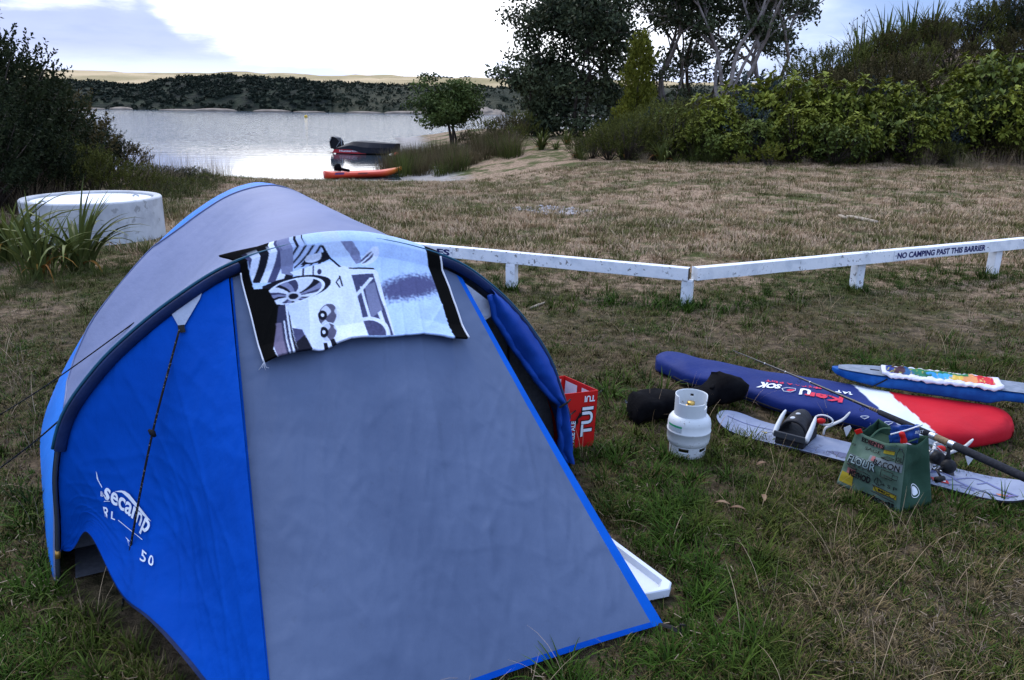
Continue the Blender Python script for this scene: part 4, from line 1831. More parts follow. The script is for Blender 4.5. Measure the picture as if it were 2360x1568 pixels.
for i in range(29):
    for k in range(18):
        q.f.append((i * 18 + k, i * 18 + (k + 1) % 18, (i + 1) * 18 + (k + 1) % 18, (i + 1) * 18 + k))
q.f.append(tuple(range(17, -1, -1)))
q.f.append(tuple(29 * 18 + k for k in range(18)))
q.build('body', m_blk, bk, smooth=True)
q = MB()
ridge = [G(1640, 895, .16), G(1660, 868, .17), G(1684, 868, .17), G(1690, 885, .12)]
q.tube(curve3(ridge, 14), [.012] * 14, 6, flat=.6)
q.build('flap_edge', m_blk, bk, smooth=True)
q = MB()
q.tube([G(1448, 930, .08), G(1440, 922, .09), G(1443, 930, .08), G(1452, 925, .09)], .004, 6)
q.build('toggle', m_pole, bk)

# ================================================================== BOARD BAG
m_bb = mat('board_bag_canvas', (1, 1, 1), .75, attr='Col', nscale=3, bump=.5, bscale=14, bdist=.012, spec=.25)
ST = [((1512, 832), (1511, 838)), ((1513, 822), (1513, 852)), ((1535, 815), (1540, 868)), ((1575, 821), (1580, 889)), ((1640, 836), (1640, 903)), ((1706, 852), (1710, 922)), ((1800, 868), (1800, 956)),
      ((1880, 881), (1900, 976)), ((1983, 902), (2010, 1003)), ((2090, 920), (2110, 1032)), ((2200, 935), (2215, 1040)), ((2290, 946), (2295, 1026)), ((2328, 964), (2325, 1012)), ((2338, 984), (2336, 996))]
far_ = [G(a_[0], a_[1], .075) for a_, b_ in ST]
near_ = [G(b_[0], b_[1], .02) for a_, b_ in ST]
hts = [.05, .09, .115, .12, .12, .125, .13, .135, .14, .14, .14, .125, .10, .05]
NS = 80
bbag = thing('board_bag', 'long padded board bag in blue, white and red lying on the grass', 'board bag', tuple((near_[7] + far_[7]) / 2 * 1.0))
bbag.location.z = 0


def bag_pt(x, th):
    f_ = Vector(catmull([tuple(p) for p in far_], x))
    n_ = Vector(catmull([tuple(p) for p in near_], x))
    h = catmull([(k,) for k in hts], x)[0]
    m_ = (f_ + n_) / 2
    hw = (f_ - n_) / 2
    c_, s_ = math.cos(th), math.sin(th)
    k = math.copysign(abs(c_) ** .75, c_)
    z = h / 2 + math.copysign(abs(s_) ** .62, s_) * h / 2
    p = m_ + Vector((hw.x, hw.y, 0)) * k
    z += .010 * mnoise.noise((p.x * 6, p.y * 6, 3)) * (1 if s_ > 0 else 0)
    # slumped lower edge
    if c_ < 0:
        z += .006 * math.sin(x * 60) * max(0, s_)
    return Vector((p.x, p.y, max(.004, z)))


q = MB()
NTH = 64
cols = []
for i in range(NS + 180):
    x = i / (NS + 179)
    for k in range(NTH):
        p = bag_pt(x, 2 * PI * k / NTH)
        q.v.append(tuple(p))
        u, v = proj_np(np.array(p))
        w_ = u - (v - 902) * 1.15 + 5 * mnoise.noise((v * .08, 1.3, 2))
        cols.append((.002, .016, .125) if w_ < 1981 else ((.62, .68, .74) if w_ < 2046 else (.46, .003, .014)))
q.c = cols
NN = NS + 180
for i in range(NN - 1):
    for k in range(NTH):
        q.f.append((i * NTH + k, i * NTH + (k + 1) % NTH, (i + 1) * NTH + (k + 1) % NTH, (i + 1) * NTH + k))
q.f.append(tuple(range(NTH - 1, -1, -1)))
q.f.append(tuple((NN - 1) * NTH + k for k in range(NTH)))
q.build('cover', m_bb, bbag, smooth=True)
# seam piping and fittings along the near side
q = MB()
q.tube([bag_pt(x, PI + .12) + Vector((0, -.004, .0)) for x in np.linspace(.18, .62, 60)], .004, 5)
q.build('zip', m_black, bbag)
for x in (.34, .375, .60, .64):
    c_ = bag_pt(x, PI - .35) + Vector((-.004, -.008, .002))
    q = MB()
    ring = [c_ + Vector((.016 * math.cos(t), -.002, .010 * math.sin(t))) + Vector((.01 * math.sin(2 * t), 0, 0)) for t in np.linspace(0, 2 * PI, 13)]
    q.tube(ring, .0022, 5)
    q.build('buckle', m_white, bbag)


class BChart:
    def __init__(self):
        xs, ts = np.linspace(.25, .75, 320), np.linspace(.05, PI - .05, 110)
        self.P = np.array([[tuple(bag_pt(x, t)) for t in ts] for x in xs])
        self.u, self.v = proj_np(self.P)

    def at(self, u, v):
        d = (self.u - u) ** 2 + (self.v - v) ** 2
        i, j = np.unravel_index(d.argmin(), d.shape)
        return Vector(self.P[i, j]) + Vector((0, 0, .006))


BC = BChart()


def z9(x, y):
    return ((2980 + x / 5.1304) / 1.7356, (1500 + y / 5.1304) / 1.7356)


def bagtext(s, px, m, bold=.02, parent=bbag, nm='lettering'):
    """px = four picture corners in reading order turned upside down: start-bottom, end-bottom, start-top, end-top"""
    def f(x, y):
        qx = [(px[0][k] * (1 - x) + px[1][k] * x) * (1 - y) + (px[2][k] * (1 - x) + px[3][k] * x) * y for k in (0, 1)]
        return BC.at(*z9(*qx))
    return text(nm, s, f, m, parent, bold=bold)


m_pink = mat('print_red', (.62, .03, .07), .6)
bagtext('Ker', [(2020, 480), (1230, 350), (1990, 590), (1190, 455)], m_pink, .04)
bagtext('U', [(1370, 330), (1130, 270), (1330, 420), (1100, 415)], m_white, .05)
bagtext('SOK', [(760, 215), (330, 155), (720, 300), (200, 270)], m_white, .05)
bagtext('SAT', [(2235, 385), (1870, 320), (2210, 430), (1850, 362)], m_white, .02)
bagtext('MISTWA REIT', [(1580, 280), (420, 110), (1570, 310), (420, 145)], m_pink, .01)
P_ = [BC.at(*z9(*k)) for k in ((760, 300), (860, 275), (1040, 300), (1030, 340), (930, 365), (800, 350))]
q = MB()
q.tube(P_ + [P_[0]], .0022, 4)
q.build('emblem', m_white, bbag)
q = MB()
q.add([BC.at(*z9(*k)) for k in ((850, 330), (910, 308), (1020, 322), (1000, 340), (900, 350))], [(0, 1, 2, 3, 4)])
q.build('emblem', m_pink, bbag)

# ================================================================== BLUE FOAM BOARD on the bag
m_foam = mat('blue_foam', (.004, .065, .27), .6, (.008, .10, .36), nscale=18, ndetail=6, bump=.4, bscale=60, bdist=.004)
m_deck = mat('deck_grey', (.16, .19, .24), .8, (.22, .25, .31), nscale=30)
nose = G(1913, 884, .135)
tail = G(2420, 952, .135)
ax = (tail - nose)
LBD = ax.length * 1.0
axn = ax.normalized()
px_ = Vector((-axn.y, axn.x, 0)).normalized()
if px_.y < 0:
    px_ = -px_
fb = thing('foam_board', 'narrow blue foam paddle board resting on the board bag', 'board', tuple(nose))


def fb_pt(x, c_, s_):
    hw = np.interp(x, [0, .02, .08, .2, .4, .75, .80, 1], [.010, .030, .065, .095, .11, .11, .105, .10])
    th = np.interp(x, [0, .02, .08, .2, .5, .74, .80, 1], [.02, .04, .060, .075, .085, .092, .065, .060])
    top = .088 - .012 * (1 - x) ** 3
    k = math.copysign(abs(c_) ** .45, c_)
    z = top - th / 2 + math.copysign(abs(s_) ** .45, s_) * th / 2
    return nose + axn * (x * LBD) + px_ * (hw * k + .11) + Vector((0, 0, z))


q = MB()
NFB, NTF = 60, 24
for i in range(NFB):
    for k in range(NTF):
        q.v.append(tuple(fb_pt(i / (NFB - 1), math.cos(2 * PI * k / NTF), math.sin(2 * PI * k / NTF))))
for i in range(NFB - 1):
    for k in range(NTF):
        q.f.append((i * NTF + k, i * NTF + (k + 1) % NTF, (i + 1) * NTF + (k + 1) % NTF, (i + 1) * NTF + k))
q.f.append(tuple(range(NTF - 1, -1, -1)))
q.f.append(tuple((NFB - 1) * NTF + k for k in range(NTF)))
q.build('hull', m_foam, fb, smooth=True)
q = MB()
q.grid(lambda i, j: fb_pt(.03 + .95 * i / 40, (-.93 + 1.86 * j / 6), 1) * 1 + Vector((0, 0, .003)), 41, 7)
q.build('deck_pad', m_deck, fb, smooth=True)
q = MB()
q.box(fb_pt(.21, 0, 1) + Vector((0, 0, .004)), (.05, .012, .004), Matrix.Rotation(math.atan2(axn.y, axn.x), 3, 'Z'))
q.build('slot', m_black, fb)
q = MB()
lp = [fb_pt(.27, -1, .5) - px_ * .004, fb_pt(.24, -1, 0) - px_ * .008, fb_pt(.19, -1, -.9) - px_ * .012, fb_pt(.13, -1, -1) - px_ * .006 + Vector((0, 0, .004))]
q.tube(curve3(lp, 16), .004, 6)
q.build('leash', m_black, fb)

# cloth lying along the foam board
m_cloth = mat('print_cloth', (1, 1, 1), .9, attr='Col', nscale=20, bump=.5, bscale=30, bdist=.006)
q = MB()
NCx, NCy = 90, 22
cols = []
rnd = random.Random(5)
for i in range(NCx):
    x = i / (NCx - 1)
    for j in range(NCy):
        y = j / (NCy - 1)
        xx = .24 + .55 * x
        yy = -1.12 + 1.75 * y
        edge_ = .10 * mnoise.noise((x * 11, 2, 1)) + .05 * mnoise.noise((x * 30, 5, 1))
        p = fb_pt(xx, max(-1, min(1, yy + edge_ * (1 - y))), 1)
        over = max(0, -1 - (yy + edge_ * (1 - y)))
        z = .010 + .016 * abs(mnoise.noise((x * 13, y * 4, 7))) + .008 * abs(mnoise.noise((x * 34, y * 9, 2))) - over * .10
        endl = max(0, 1 - x * 16) + max(0, 1 - (1 - x) * 14)
        p = p - px_ * (over * .07) + Vector((0, 0, z + .02 * endl * (1 - y)))
        q.v.append(tuple(p))
        white = (.62, .62, .70)
        if y < .46 + .14 * mnoise.noise((x * 9, 3, 1)) or x < .04 or x > .955 or y > .95:
            c_ = white
        else:
            t_ = x + .05 * mnoise.noise((x * 12, y * 8, 3))
            pal = [(.0, (.015, .04, .20)), (.10, (.05, .02, .03)), (.2, (.02, .09, .22)), (.28, (.02, .14, .08)), (.36, (.015, .10, .05)), (.42, (.03, .25, .60)), (.5, (.05, .30, .60)), (.58, (.55, .36, .06)), (.7, (.62, .25, .10)), (.8, (.55, .03, .04)), (.93, (.45, .01, .04)), (1.1, white)]
            c_ = [k_[1] for k_ in pal if k_[0] <= t_][-1] if t_ >= 0 else pal[0][1]
            if y > .7 and .25 < x < .75:
                c_ = (.02, .15, .06)
            if mnoise.noise((x * 40, y * 14, 9)) > .38:
                c_ = (.30, .28, .06) if x < .6 else (.6, .45, .15)
        cols.append(c_)
q.c = cols
q.f = [(i * NCy + j, i * NCy + j + 1, (i + 1) * NCy + j + 1, (i + 1) * NCy + j) for i in range(NCx - 1) for j in range(NCy - 1)]
tag(q.build('shirt', m_cloth, None, smooth=True, solid=.003), 'crumpled white cloth with rainbow print on the blue foam board', 'cloth')

# ================================================================== SNOWBOARD
m_sb = mat('snowboard_top', (.185, .215, .31), .5, (.25, .285, .385), nscale=6, ndetail=7, contrast=(.3, .7), bump=.1, bscale=40, bdist=.002, speck=((.09, .10, .16), 16, .58, .6))
m_sbedge = mat('snowboard_edge', (.03, .03, .035), .5)
m_scuff = mat('scuff_grey', (.10, .11, .19), .6)
m_scr = mat('scribble', (.13, .15, .30), .7)
m_bind = mat('binding_black', (.010, .010, .012), .55, (.018, .018, .022), nscale=20, bump=.3, bscale=60)
m_bgrey = mat('binding_grey', (.045, .048, .055), .55)
m_bwhite = mat('binding_white', (.60, .61, .62), .4)
m_bred = mat('binding_red', (.48, .01, .008), .4)
sA, sB = G(1655, 968, .02), G(2392, 1152, .02)
sA.z = sB.z = 0
sax = (sB - sA).normalized()
spx = Vector((-sax.y, sax.x, 0))
if spx.y < 0:
    spx = -spx
SL = (sB - sA).length
snow = thing('snowboard', 'grey snowboard with stickers and one boot binding in view', 'snowboard', tuple((sA + sB) / 2))
NSX = 70


def sb_w(x):
    e_ = min(x, 1 - x)
    tipw = math.sqrt(max(0, 1 - (1 - min(1, e_ / .085)) ** 2))
    return tipw * (.137 - .010 * math.cos((x - .5) * PI) ** 2)


def sb_z(x):
    e_ = min(x, 1 - x)
    return .018 + .05 * max(0, 1 - e_ / .17) ** 2.0 + .006 * math.sin(x * PI)


def sb(x, y, dz=0.0):
    return sA + sax * (x * SL) + spx * (y * .137) + Vector((0, 0, sb_z(x) + dz))


xs = [.5 - .5 * math.cos(PI * i / (NSX - 1)) for i in range(NSX)]
q = MB()
q.grid(lambda i, j: sA + sax * (xs[i] * SL) + spx * (sb_w(xs[i]) * (j / 4 - 1)) + Vector((0, 0, sb_z(xs[i]))), NSX, 9)
q.build('deck', m_sb, snow, smooth=True)
q = MB()
ring = [(x, -1) for x in xs] + [(x, 1) for x in xs[::-1]]
vv = []
for x, s_ in ring:
    b0 = sA + sax * (x * SL) + spx * (sb_w(x) * s_)
    vv += [b0 + Vector((0, 0, sb_z(x) - .0005)), b0 + Vector((0, 0, sb_z(x) - .010))]
n_ = len(ring)
q.add(vv, [(2 * i, 2 * ((i + 1) % n_), 2 * ((i + 1) % n_) + 1, 2 * i + 1) for i in range(n_)])
q.build('edge', m_sbedge, snow)


def sbmark(name, pts_, m, dz=.002):
    q = MB()
    q.add([sb(x, y, dz) for x, y in pts_], [tuple(range(len(pts_)))])
    return q.build(name, m, snow)


def sbline(pts_, w_=.004, m=m_scr):
    q = MB()
    P_ = [sb(x, y, .002) for x, y in pts_]
    c_ = curve3(P_, 6 * len(P_))
    for i in range(len(c_) - 1):
        d_ = (c_[i + 1] - c_[i])
        d_.z = 0
        d_.normalize()
        n_ = Vector((-d_.y, d_.x, 0)) * w_
        q.add([c_[i] - n_, c_[i + 1] - n_, c_[i + 1] + n_, c_[i] + n_], [(0, 1, 2, 3)])
    # weld into one line
    return q.build('marker_line', m, snow)


sbline([(.70, .10), (.735, .25), (.77, .05), (.80, -.25), (.86, -.5), (.93, -.75)], .006)
sbline([(.72, -.45), (.76, -.30), (.80, .20), (.83, .45), (.86, .30), (.84, .0)], .004)
sbline([(.69, -.15), (.72, .10), (.745, .42)], .004)
sbline([(.77, -.65), (.81, -.40), (.84, -.62), (.80, -.55)], .004)
sbline([(.86, .35), (.90, -.05), (.95, -.55)], .007)
sbline([(.03, .1), (.10, .18), (.18, .30), (.25, .34)], .0035)
for y0 in (-.55, -.70, -.82):
    sbline([(.30, y0), (.33, y0 + .1), (.36, y0 - .04), (.39, y0 + .06), (.42, y0)], .0018)
sbmark('scuff', [(.40, -.42), (.43, -.25), (.47, -.22), (.52, -.20), (.51, -.55), (.47, -.62), (.455, -.75), (.43, -.60)], m_scuff)
# stickers
vq = quadmap(sb(.700, .22, .003), sb(.775, .22, .003), sb(.693, .62, .003), sb(.768, .62, .003))
q = MB()
q.add([vq(0, 0), vq(1, 0), vq(1, 1), vq(0, 1)], [(0, 1, 2, 3)])
st_ = q.build('sticker', m_ink, snow)
q = MB()
e4 = [vq(.03, .06), vq(.97, .06), vq(.97, .94), vq(.03, .94)]
lift = Vector((0, 0, .001))
text('lettering', 'VANS', lambda x, y: vq(x, y) + lift, m_white, st_, (.12, .2, .88, .8), .04)
sbmark('sticker', [(.715, -.40), (.765, -.38), (.772, -.62), (.728, -.66)], m_bred, .003)
sbmark('sticker', [(.732, -.46), (.758, -.44), (.762, -.56), (.738, -.58)], m_white, .0045)
sbmark('sticker', [(.895, -.52), (.925, -.50), (.935, -.68), (.90, -.66)], mat('sticker_orange', (.45, .16, .06), .5), .003)
sbmark('sticker', [(.905, -.50), (.945, -.58), (.93, -.70)], mat('sticker_violet', (.20, .16, .40), .5), .0045)
sbmark('sticker', [(.165, -.12), (.185, -.08), (.19, -.18)], mat('sticker_yellow', (.55, .42, .12), .5), .003)


def binding(x0, sgn):
    """toe side faces the camera's left; highback to the right"""
    o = sb(x0, 0)
    X, Y = sax, spx
    L = lambda a, b_, c_: o + X * a + Y * b_ + Vector((0, 0, c_))
    root = MB()
    # base tray
    pr = [(-.075, -.125), (.075, -.125), (.080, .10), (.05, .135), (-.05, .135), (-.080, .10)]
    vv = [L(a, b_, .002) for a, b_ in pr] + [L(a * .95, b_ * .97, .055) for a, b_ in pr]
    root.add(vv, [tuple(range(5, -1, -1)), tuple(range(6, 12))] + [(i, (i + 1) % 6, 6 + (i + 1) % 6, 6 + i) for i in range(6)])
    ba = root.build('binding', m_bind, snow, bevel=.006)
    # toe lip
    q = MB()
    q.box(L(0, -.128, .056), (.160, .012, .034), Matrix.Rotation(math.atan2(X.y, X.x), 3, 'Z'))
    q.build('toe_ramp', m_bgrey, ba, bevel=.004)
    # padded ankle strap: an arch shell with a toe opening
    q = MB()
    na, nb_ = 20, 14

    def arch(i, j):
        t = PI * (i / (na - 1))
        k = j / (nb_ - 1)
        r_ = .070 - .010 * k
        hh = .105 * (.62 + .38 * math.sin(k * PI * .62 + .3))
        return L(-math.cos(t) * r_, -.075 + .150 * k, .045 + math.sin(t) * hh + .0)
    q.grid(arch, na, nb_)
    o_ = q.build('ankle_strap', m_bind, ba, smooth=True, solid=.010)
    q = MB()
    q.ball(L(-.012, -.05, .132), (.020, .012, .008), 8, 5)
    q.build('print', m_bwhite, o_, smooth=True)
    q = MB()
    q.ball(L(.000, -.015, .147), (.015, .009, .007), 8, 5)
    q.build('print', m_bwhite, o_, smooth=True)
    # side arms
    for s_ in (-1, 1):
        q = MB()
        q.tube(curve3([L(s_ * .082, -.115, .045), L(s_ * .083, -.07, .075), L(s_ * .082, -.01, .112), L(s_ * .078, .03, .135)], 12), [.010, .013, .013, .014, .014, .013, .012, .012, .010, .009, .007, .004], 6, flat=1.5)
        q.build('side_arm', m_bwhite, ba, smooth=True)
    for yy in (-.06, -.03):
        q = MB()
        q.ball(L(.081, yy, .030), .007, 6, 4)
        q.build('bolt', m_bgrey, ba, smooth=True)
    # red buckle with white frame and toothed ladder
    q = MB()
    q.ball(L(.105, .035, .118), (.026, .016, .016), 10, 7)
    q.build('buckle', m_bred, ba, smooth=True)
    q = MB()
    ring = [L(.115 + .045 * math.cos(t), .055 + .01 * math.sin(t), .120 + .022 * math.sin(t)) for t in np.linspace(0, 2 * PI, 17)]
    q.tube(ring, .005, 6)
    q.build('buckle_frame', m_bwhite, ba, smooth=True)
    q = MB()
    lad = curve3([L(.105, .125, .012), L(.112, .125, .05), L(.150, .12, .085), L(.195, .115, .125), L(.225, .11, .175)], 18)
    q.tube(lad, [.010] * 16 + [.008, .004], 6, flat=.45)
    q.build('ladder_strap', m_bwhite, ba, smooth=True)
    q = MB()
    q.tube(curve3([p - X * .0 + Y * .010 - Vector((0, 0, .004)) for p in lad[4:15]], 10), .008, 6, flat=.6)
    q.build('strap_backing', m_bind, ba, smooth=True)
    q = MB()
    q.add([L(.205, .10, .085), L(.235, .095, .110), L(.245, .095, .095), L(.225, .10, .040), L(.205, .11, .080), L(.235, .105, .105), L(.245, .105, .09), L(.225, .11, .035)],
          [(0, 1, 2, 3), (7, 6, 5, 4), (0, 4, 5, 1), (1, 5, 6, 2), (2, 6, 7, 3), (3, 7, 4, 0)])
    q.build('clip', m_bwhite, ba, bevel=.003)
    # highback, folded down behind
    q = MB()
    q.grid(lambda i, j: L(-.07 + .14 * i / 8, .11 + .02 * math.sin(PI * i / 8), .05 + .045 * j / 4 * (1 - .4 * abs(i / 4 - 1))), 9, 5)
    q.build('highback', m_bind, ba, smooth=True, solid=.008)


binding(.285, 1)
binding(.655, 1)

# ================================================================== FISHING ROD
m_rod = mat('rod_black', (.010, .010, .012), .35, (.018, .018, .02), nscale=60, spec=.5)
m_foamg = mat('rod_grip', (.012, .013, .018), .85, (.022, .023, .03), nscale=80, bump=.4, bscale=200, bdist=.002)
m_cork = mat('rod_cork', (.17, .11, .06), .8, (.25, .17, .10), nscale=60)
m_silver = mat('rod_silver', (.50, .52, .55), .3, metal=.9)
r0 = G(1690, 808, .20)
r1 = G(2400, 1118, .225)
rod = thing('fishing_rod', 'black fishing rod with reel lying across the board bag', 'fishing rod', (r1.x, r1.y, 0))
RL = (r1 - r0).length
rpt = lambda x: r0.lerp(r1, x) + Vector((0, 0, .012 * math.sin(x * PI)))


def rseg(name, x0, x1, ra, rb, m, n=10, parent=None):
    q = MB()
    q.tube([rpt(x0 + (x1 - x0) * i / (n - 1)) for i in range(n)], [ra + (rb - ra) * i / (n - 1) for i in range(n)], 10)
    return q.build(name, m, parent or rod, smooth=True)


blank = rseg('blank', 0, .585, .0025, .0085, m_rod, 20)
rseg('grip', .585, .735, .014, .017, m_foamg)
rseg('collar', .735, .750, .018, .018, m_silver)
rseg('cork_seat', .750, .785, .0165, .0165, m_cork)
rseg('collar', .785, .800, .018, .018, m_silver)
rseg('grip', .800, .985, .0185, .019, m_foamg)
rseg('butt_cap', .985, 1.0, .02, .018, m_silver)
for x in (.03, .11, .20, .30, .42, .53):
    c_ = rpt(x)
    rr_ = .006 + .012 * x
    q = MB()
    q.tube([c_, c_ - Vector((0, 0, rr_ * 1.2))], .0015, 5)
    cc = c_ - Vector((0, 0, rr_ * 2))
    q.tube([cc + Vector((rr_ * math.cos(t), 0, rr_ * math.sin(t))) for t in np.linspace(0, 2 * PI, 13)], .0012, 5)
    q.build('line_guide', m_rod, blank)
for x in (.15, .24, .34, .46, .50, .555, .562, .569, .576):
    q = MB()
    q.tube([rpt(x), rpt(x + .003)], .0028 + .0115 * x * .9 + .0008, 8)
    q.build('whipping', m_cork if x > .4 else m_silver, blank)
# spinning reel beneath the seat
sc_ = rpt(.775)
ra = (r1 - r0).normalized()
rside = ra.cross(Vector((0, 0, 1))).normalized()
if rside.y > 0:
    rside = -rside
dn = Vector((0, 0, -1))
K = lambda a, b_, c_: sc_ + ra * a + rside * b_ + dn * c_
reel = MB()
reel.tube([K(.02, 0, .015), K(.03, .005, .05), K(.035, .008, .085)], [.009, .008, .018], 8)
reel.ball(K(.045, .010, .105), (.036, .03, .036), 12, 8)
rl = reel.build('reel', m_bind, rod, smooth=True)
q = MB()
sp0, sp1 = K(-.03, .01, .085), K(-.085, .01, .085)
q.tube([sp0, sp0.lerp(sp1, .15), sp0.lerp(sp1, .2), sp0.lerp(sp1, .8), sp0.lerp(sp1, .85), sp1], [.034, .034, .024, .024, .032, .026], 18)
q.build('spool', mat('reel_spool', (.20, .21, .23), .25, metal=.8), rl, smooth=True)
q = MB()
q.tube([K(.0, .01, .09), K(-.03, .01, .088)], [.03, .036], 14)
q.build('rotor', m_bind, rl, smooth=True)
q = MB()
q.tube(curve3([K(-.03, -.034, .07), K(-.075, -.03, .055), K(-.095, .005, .045), K(-.08, .04, .06), K(-.04, .045, .08)], 14), .002, 5)
q.build('bail_arm', m_silver, rl, smooth=True)
q = MB()
q.tube([K(.045, .03, .105), K(.047, .085, .11), K(.085, .09, .135)], .006, 6)
q.tube([K(.085, .08, .135), K(.085, .125, .135)], [.012, .015], 8)
q.build('handle', m_bind, rl, smooth=True)

# ================================================================== SHOPPING BAG
m_bagf = mat('bag_print_base', (.050, .098, .066), .8, (.130, .190, .150), nscale=5, ndetail=5, contrast=(.3, .65), bump=.3, bscale=25, bdist=.006)
m_bags = mat('bag_side_green', (.018, .052, .032), .8, (.026, .068, .042), nscale=9, bump=.4, bscale=20, bdist=.01)
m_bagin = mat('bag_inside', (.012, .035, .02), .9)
m_pale = mat('bag_pale_ink', (.22, .29, .30), .7)
m_yel = mat('bag_yellow', (.34, .26, .02), .7)
m_pinkp = mat('bag_pink', (.30, .11, .11), .7)
B_fl, B_fr, B_br = Vector((1.545, 3.385, .006)), Vector((1.71, 3.105, .006)), Vector((1.90, 3.20, .006))
B_bl = B_fl + (B_br - B_fr)
T_fl, T_fr, T_br = at(1972, 1003, 3.395), at(2092, 1020, 3.13), at(2137, 1018, 3.22)
T_fl.z, T_fr.z, T_br.z = .275, .325, .325
T_bl = T_fl + (T_br - T_fr) * 1.05 + Vector((0, 0, .02))
sbag = thing('shopping_bag', 'dark green reusable shopping bag with hand-drawn recipe words', 'shopping bag', tuple((B_fl + B_fr + B_br + B_bl) / 4))
cenb = (B_fl + B_fr + B_br + B_bl) / 4 + Vector((0, 0, .15))


def bagwall(name, b0, b1, t0, t1, m, bulge=.012, seed=0):
    f0 = quadmap(b0, b1, t0, t1)
    n_ = (b1 - b0).cross(t0 - b0).normalized()
    if (f0(.5, .5) - cenb).dot(n_) < 0:
        n_ = -n_

    def f(x, y, off=0.0):
        e_ = math.sin(x * PI) * math.sin(min(1, y * 1.05) * PI)
        return f0(x, y) + n_ * (bulge * e_ + .022 * mnoise.noise((x * 2.6 + seed, y * 3, seed)) * e_ ** .4 + .007 * mnoise.noise((x * 7 + seed, y * 8, seed)) * e_ ** .3 + off) + Vector((0, 0, (-.022 * math.sin(x * PI) + .008 * mnoise.noise((x * 4, seed, 1)) * math.sin(x * PI)) * y ** 4))
    q = MB()
    q.grid(lambda i, j: f(i / 18, j / 18), 19, 19)
    o = q.build(name, m, sbag, smooth=True, solid=.002)
    return f, o


ffr, fo = bagwall('front', B_fl, B_fr, T_fl, T_fr, m_bagf, .016, 1)
fsd, so = bagwall('side', B_fr, B_br, T_fr, T_br, m_bags, -.018, 2)
bagwall('back', B_br, B_bl, T_br, T_bl, m_bags, .01, 3)
bagwall('side', B_bl, B_fl, T_bl, T_fl, m_bags, .01, 4)
q = MB()
q.add([B_fl, B_fr, B_br, B_bl], [(0, 1, 2, 3)])
q.build('base', m_bags, sbag)
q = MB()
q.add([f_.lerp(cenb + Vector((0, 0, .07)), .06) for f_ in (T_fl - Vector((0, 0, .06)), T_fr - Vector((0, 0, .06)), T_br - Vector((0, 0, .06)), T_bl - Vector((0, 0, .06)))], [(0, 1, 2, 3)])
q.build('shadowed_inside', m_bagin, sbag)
P1 = lambda x, y: ffr(x, y, .0080)
P2 = lambda x, y: ffr(x, y, .0045)


def rectp(nm, x0, y0, x1, y1, m, f=P2, parent=None):
    q = MB()
    q.grid(lambda i, j: f(x0 + (x1 - x0) * i / 4, y0 + (y1 - y0) * j / 4), 5, 5)
    return q.build(nm, m, parent or fo)


rectp('print', .30, .865, .60, .955, m_pinkp)
rectp('print', .02, .07, .24, .255, m_yel)
rectp('print', .10, .26, .26, .36, m_pinkp)
rectp('print', .42, .575, .98, .70, mat('bag_pale_patch', (.17, .20, .21), .8))
rectp('print', .06, .46, .52, .60, mat('bag_pale_patch2', (.15, .20, .20), .8))
rectp('print', .62, .800, .80, .865, m_yel)
rectp('print', .58, .165, .95, .23, m_yel)
rectp('print', .47, .62, .53, .70, m_pinkp)
ink = lambda s, x0, y0, x1, y1, m=m_ink, bold=.02: text('lettering', s, P1, m, fo, (x0, y0, x1, y1), bold)
ink('EDIENTS', .17, .865, .62, .955, bold=.04)
ink('SAGE', .28, .755, .58, .81, bold=.0)
ink('Cheese', .64, .895, .95, .95, mat('ink_blue', (.05, .09, .10), .7), 0)
ink('OIL', .865, .72, .97, .785)
ink('BACON', .53, .575, .95, .665)
ink('FLOUR', .07, .455, .60, .60, m_ink, .075)
text('lettering', 'FLOUR', lambda x, y: ffr(x, y, .0095), m_pale, fo, (.08, .462, .59, .592), .012)
ink('METHOD', .16, .235, .52, .345, bold=.05)
ink('MIX', .66, .185, .88, .222)
ink('S P', .80, .295, .95, .345, bold=0)
ink('+', .71, .295, .76, .335)
ink('enjoy!!', .40, .02, .93, .10, bold=.05)
ink('es', .03, .74, .10, .78, bold=0)


def inkline(pts_, w_=.0016, m=m_ink):
    q = MB()
    q.tube([P1(*k) for k in pts_], w_, 4)
    q.build('drawing', m, fo)


inkline([(.86, .70), (.86, .85), (.89, .89), (.89, .92), (.94, .92), (.94, .89), (.98, .85), (.98, .70), (.86, .70)])
inkline([(.62, .72), (.72, .76), (.84, .735), (.75, .70), (.62, .72)])
inkline([(.62, .72), (.82, .735)], .001)
inkline([(.68, .43), (.68, .54), (.87, .54), (.87, .43), (.68, .43)])
inkline([(.87, .51), (.94, .51), (.94, .45), (.87, .45)])
inkline([(.74, .47), (.86, .46)], .002)
inkline([(.58, .30), (.60, .36), (.64, .385), (.69, .36), (.70, .30), (.64, .265), (.58, .30)])
inkline([(.63, .265), (.64, .385), (.655, .265)], .0012)
inkline([(.56, .245), (.95, .235), (.92, .175), (.64, .165), (.58, .24)], .0022)
inkline([(.56, .145), (.92, .125)], .002)
inkline([(.10, .42), (.14, .43), (.17, .41), (.28, .385)], .004)
inkline([(.30, .375), (.40, .39), (.50, .36)], .0015)
for k in range(5):
    inkline([(.13 + k * .085, .445), (.15 + k * .085, .45), (.165 + k * .085, .43), (.14 + k * .085, .42), (.13 + k * .085, .445)], .0012)
inkline([(.63, .87), (.80, .862)], .002)
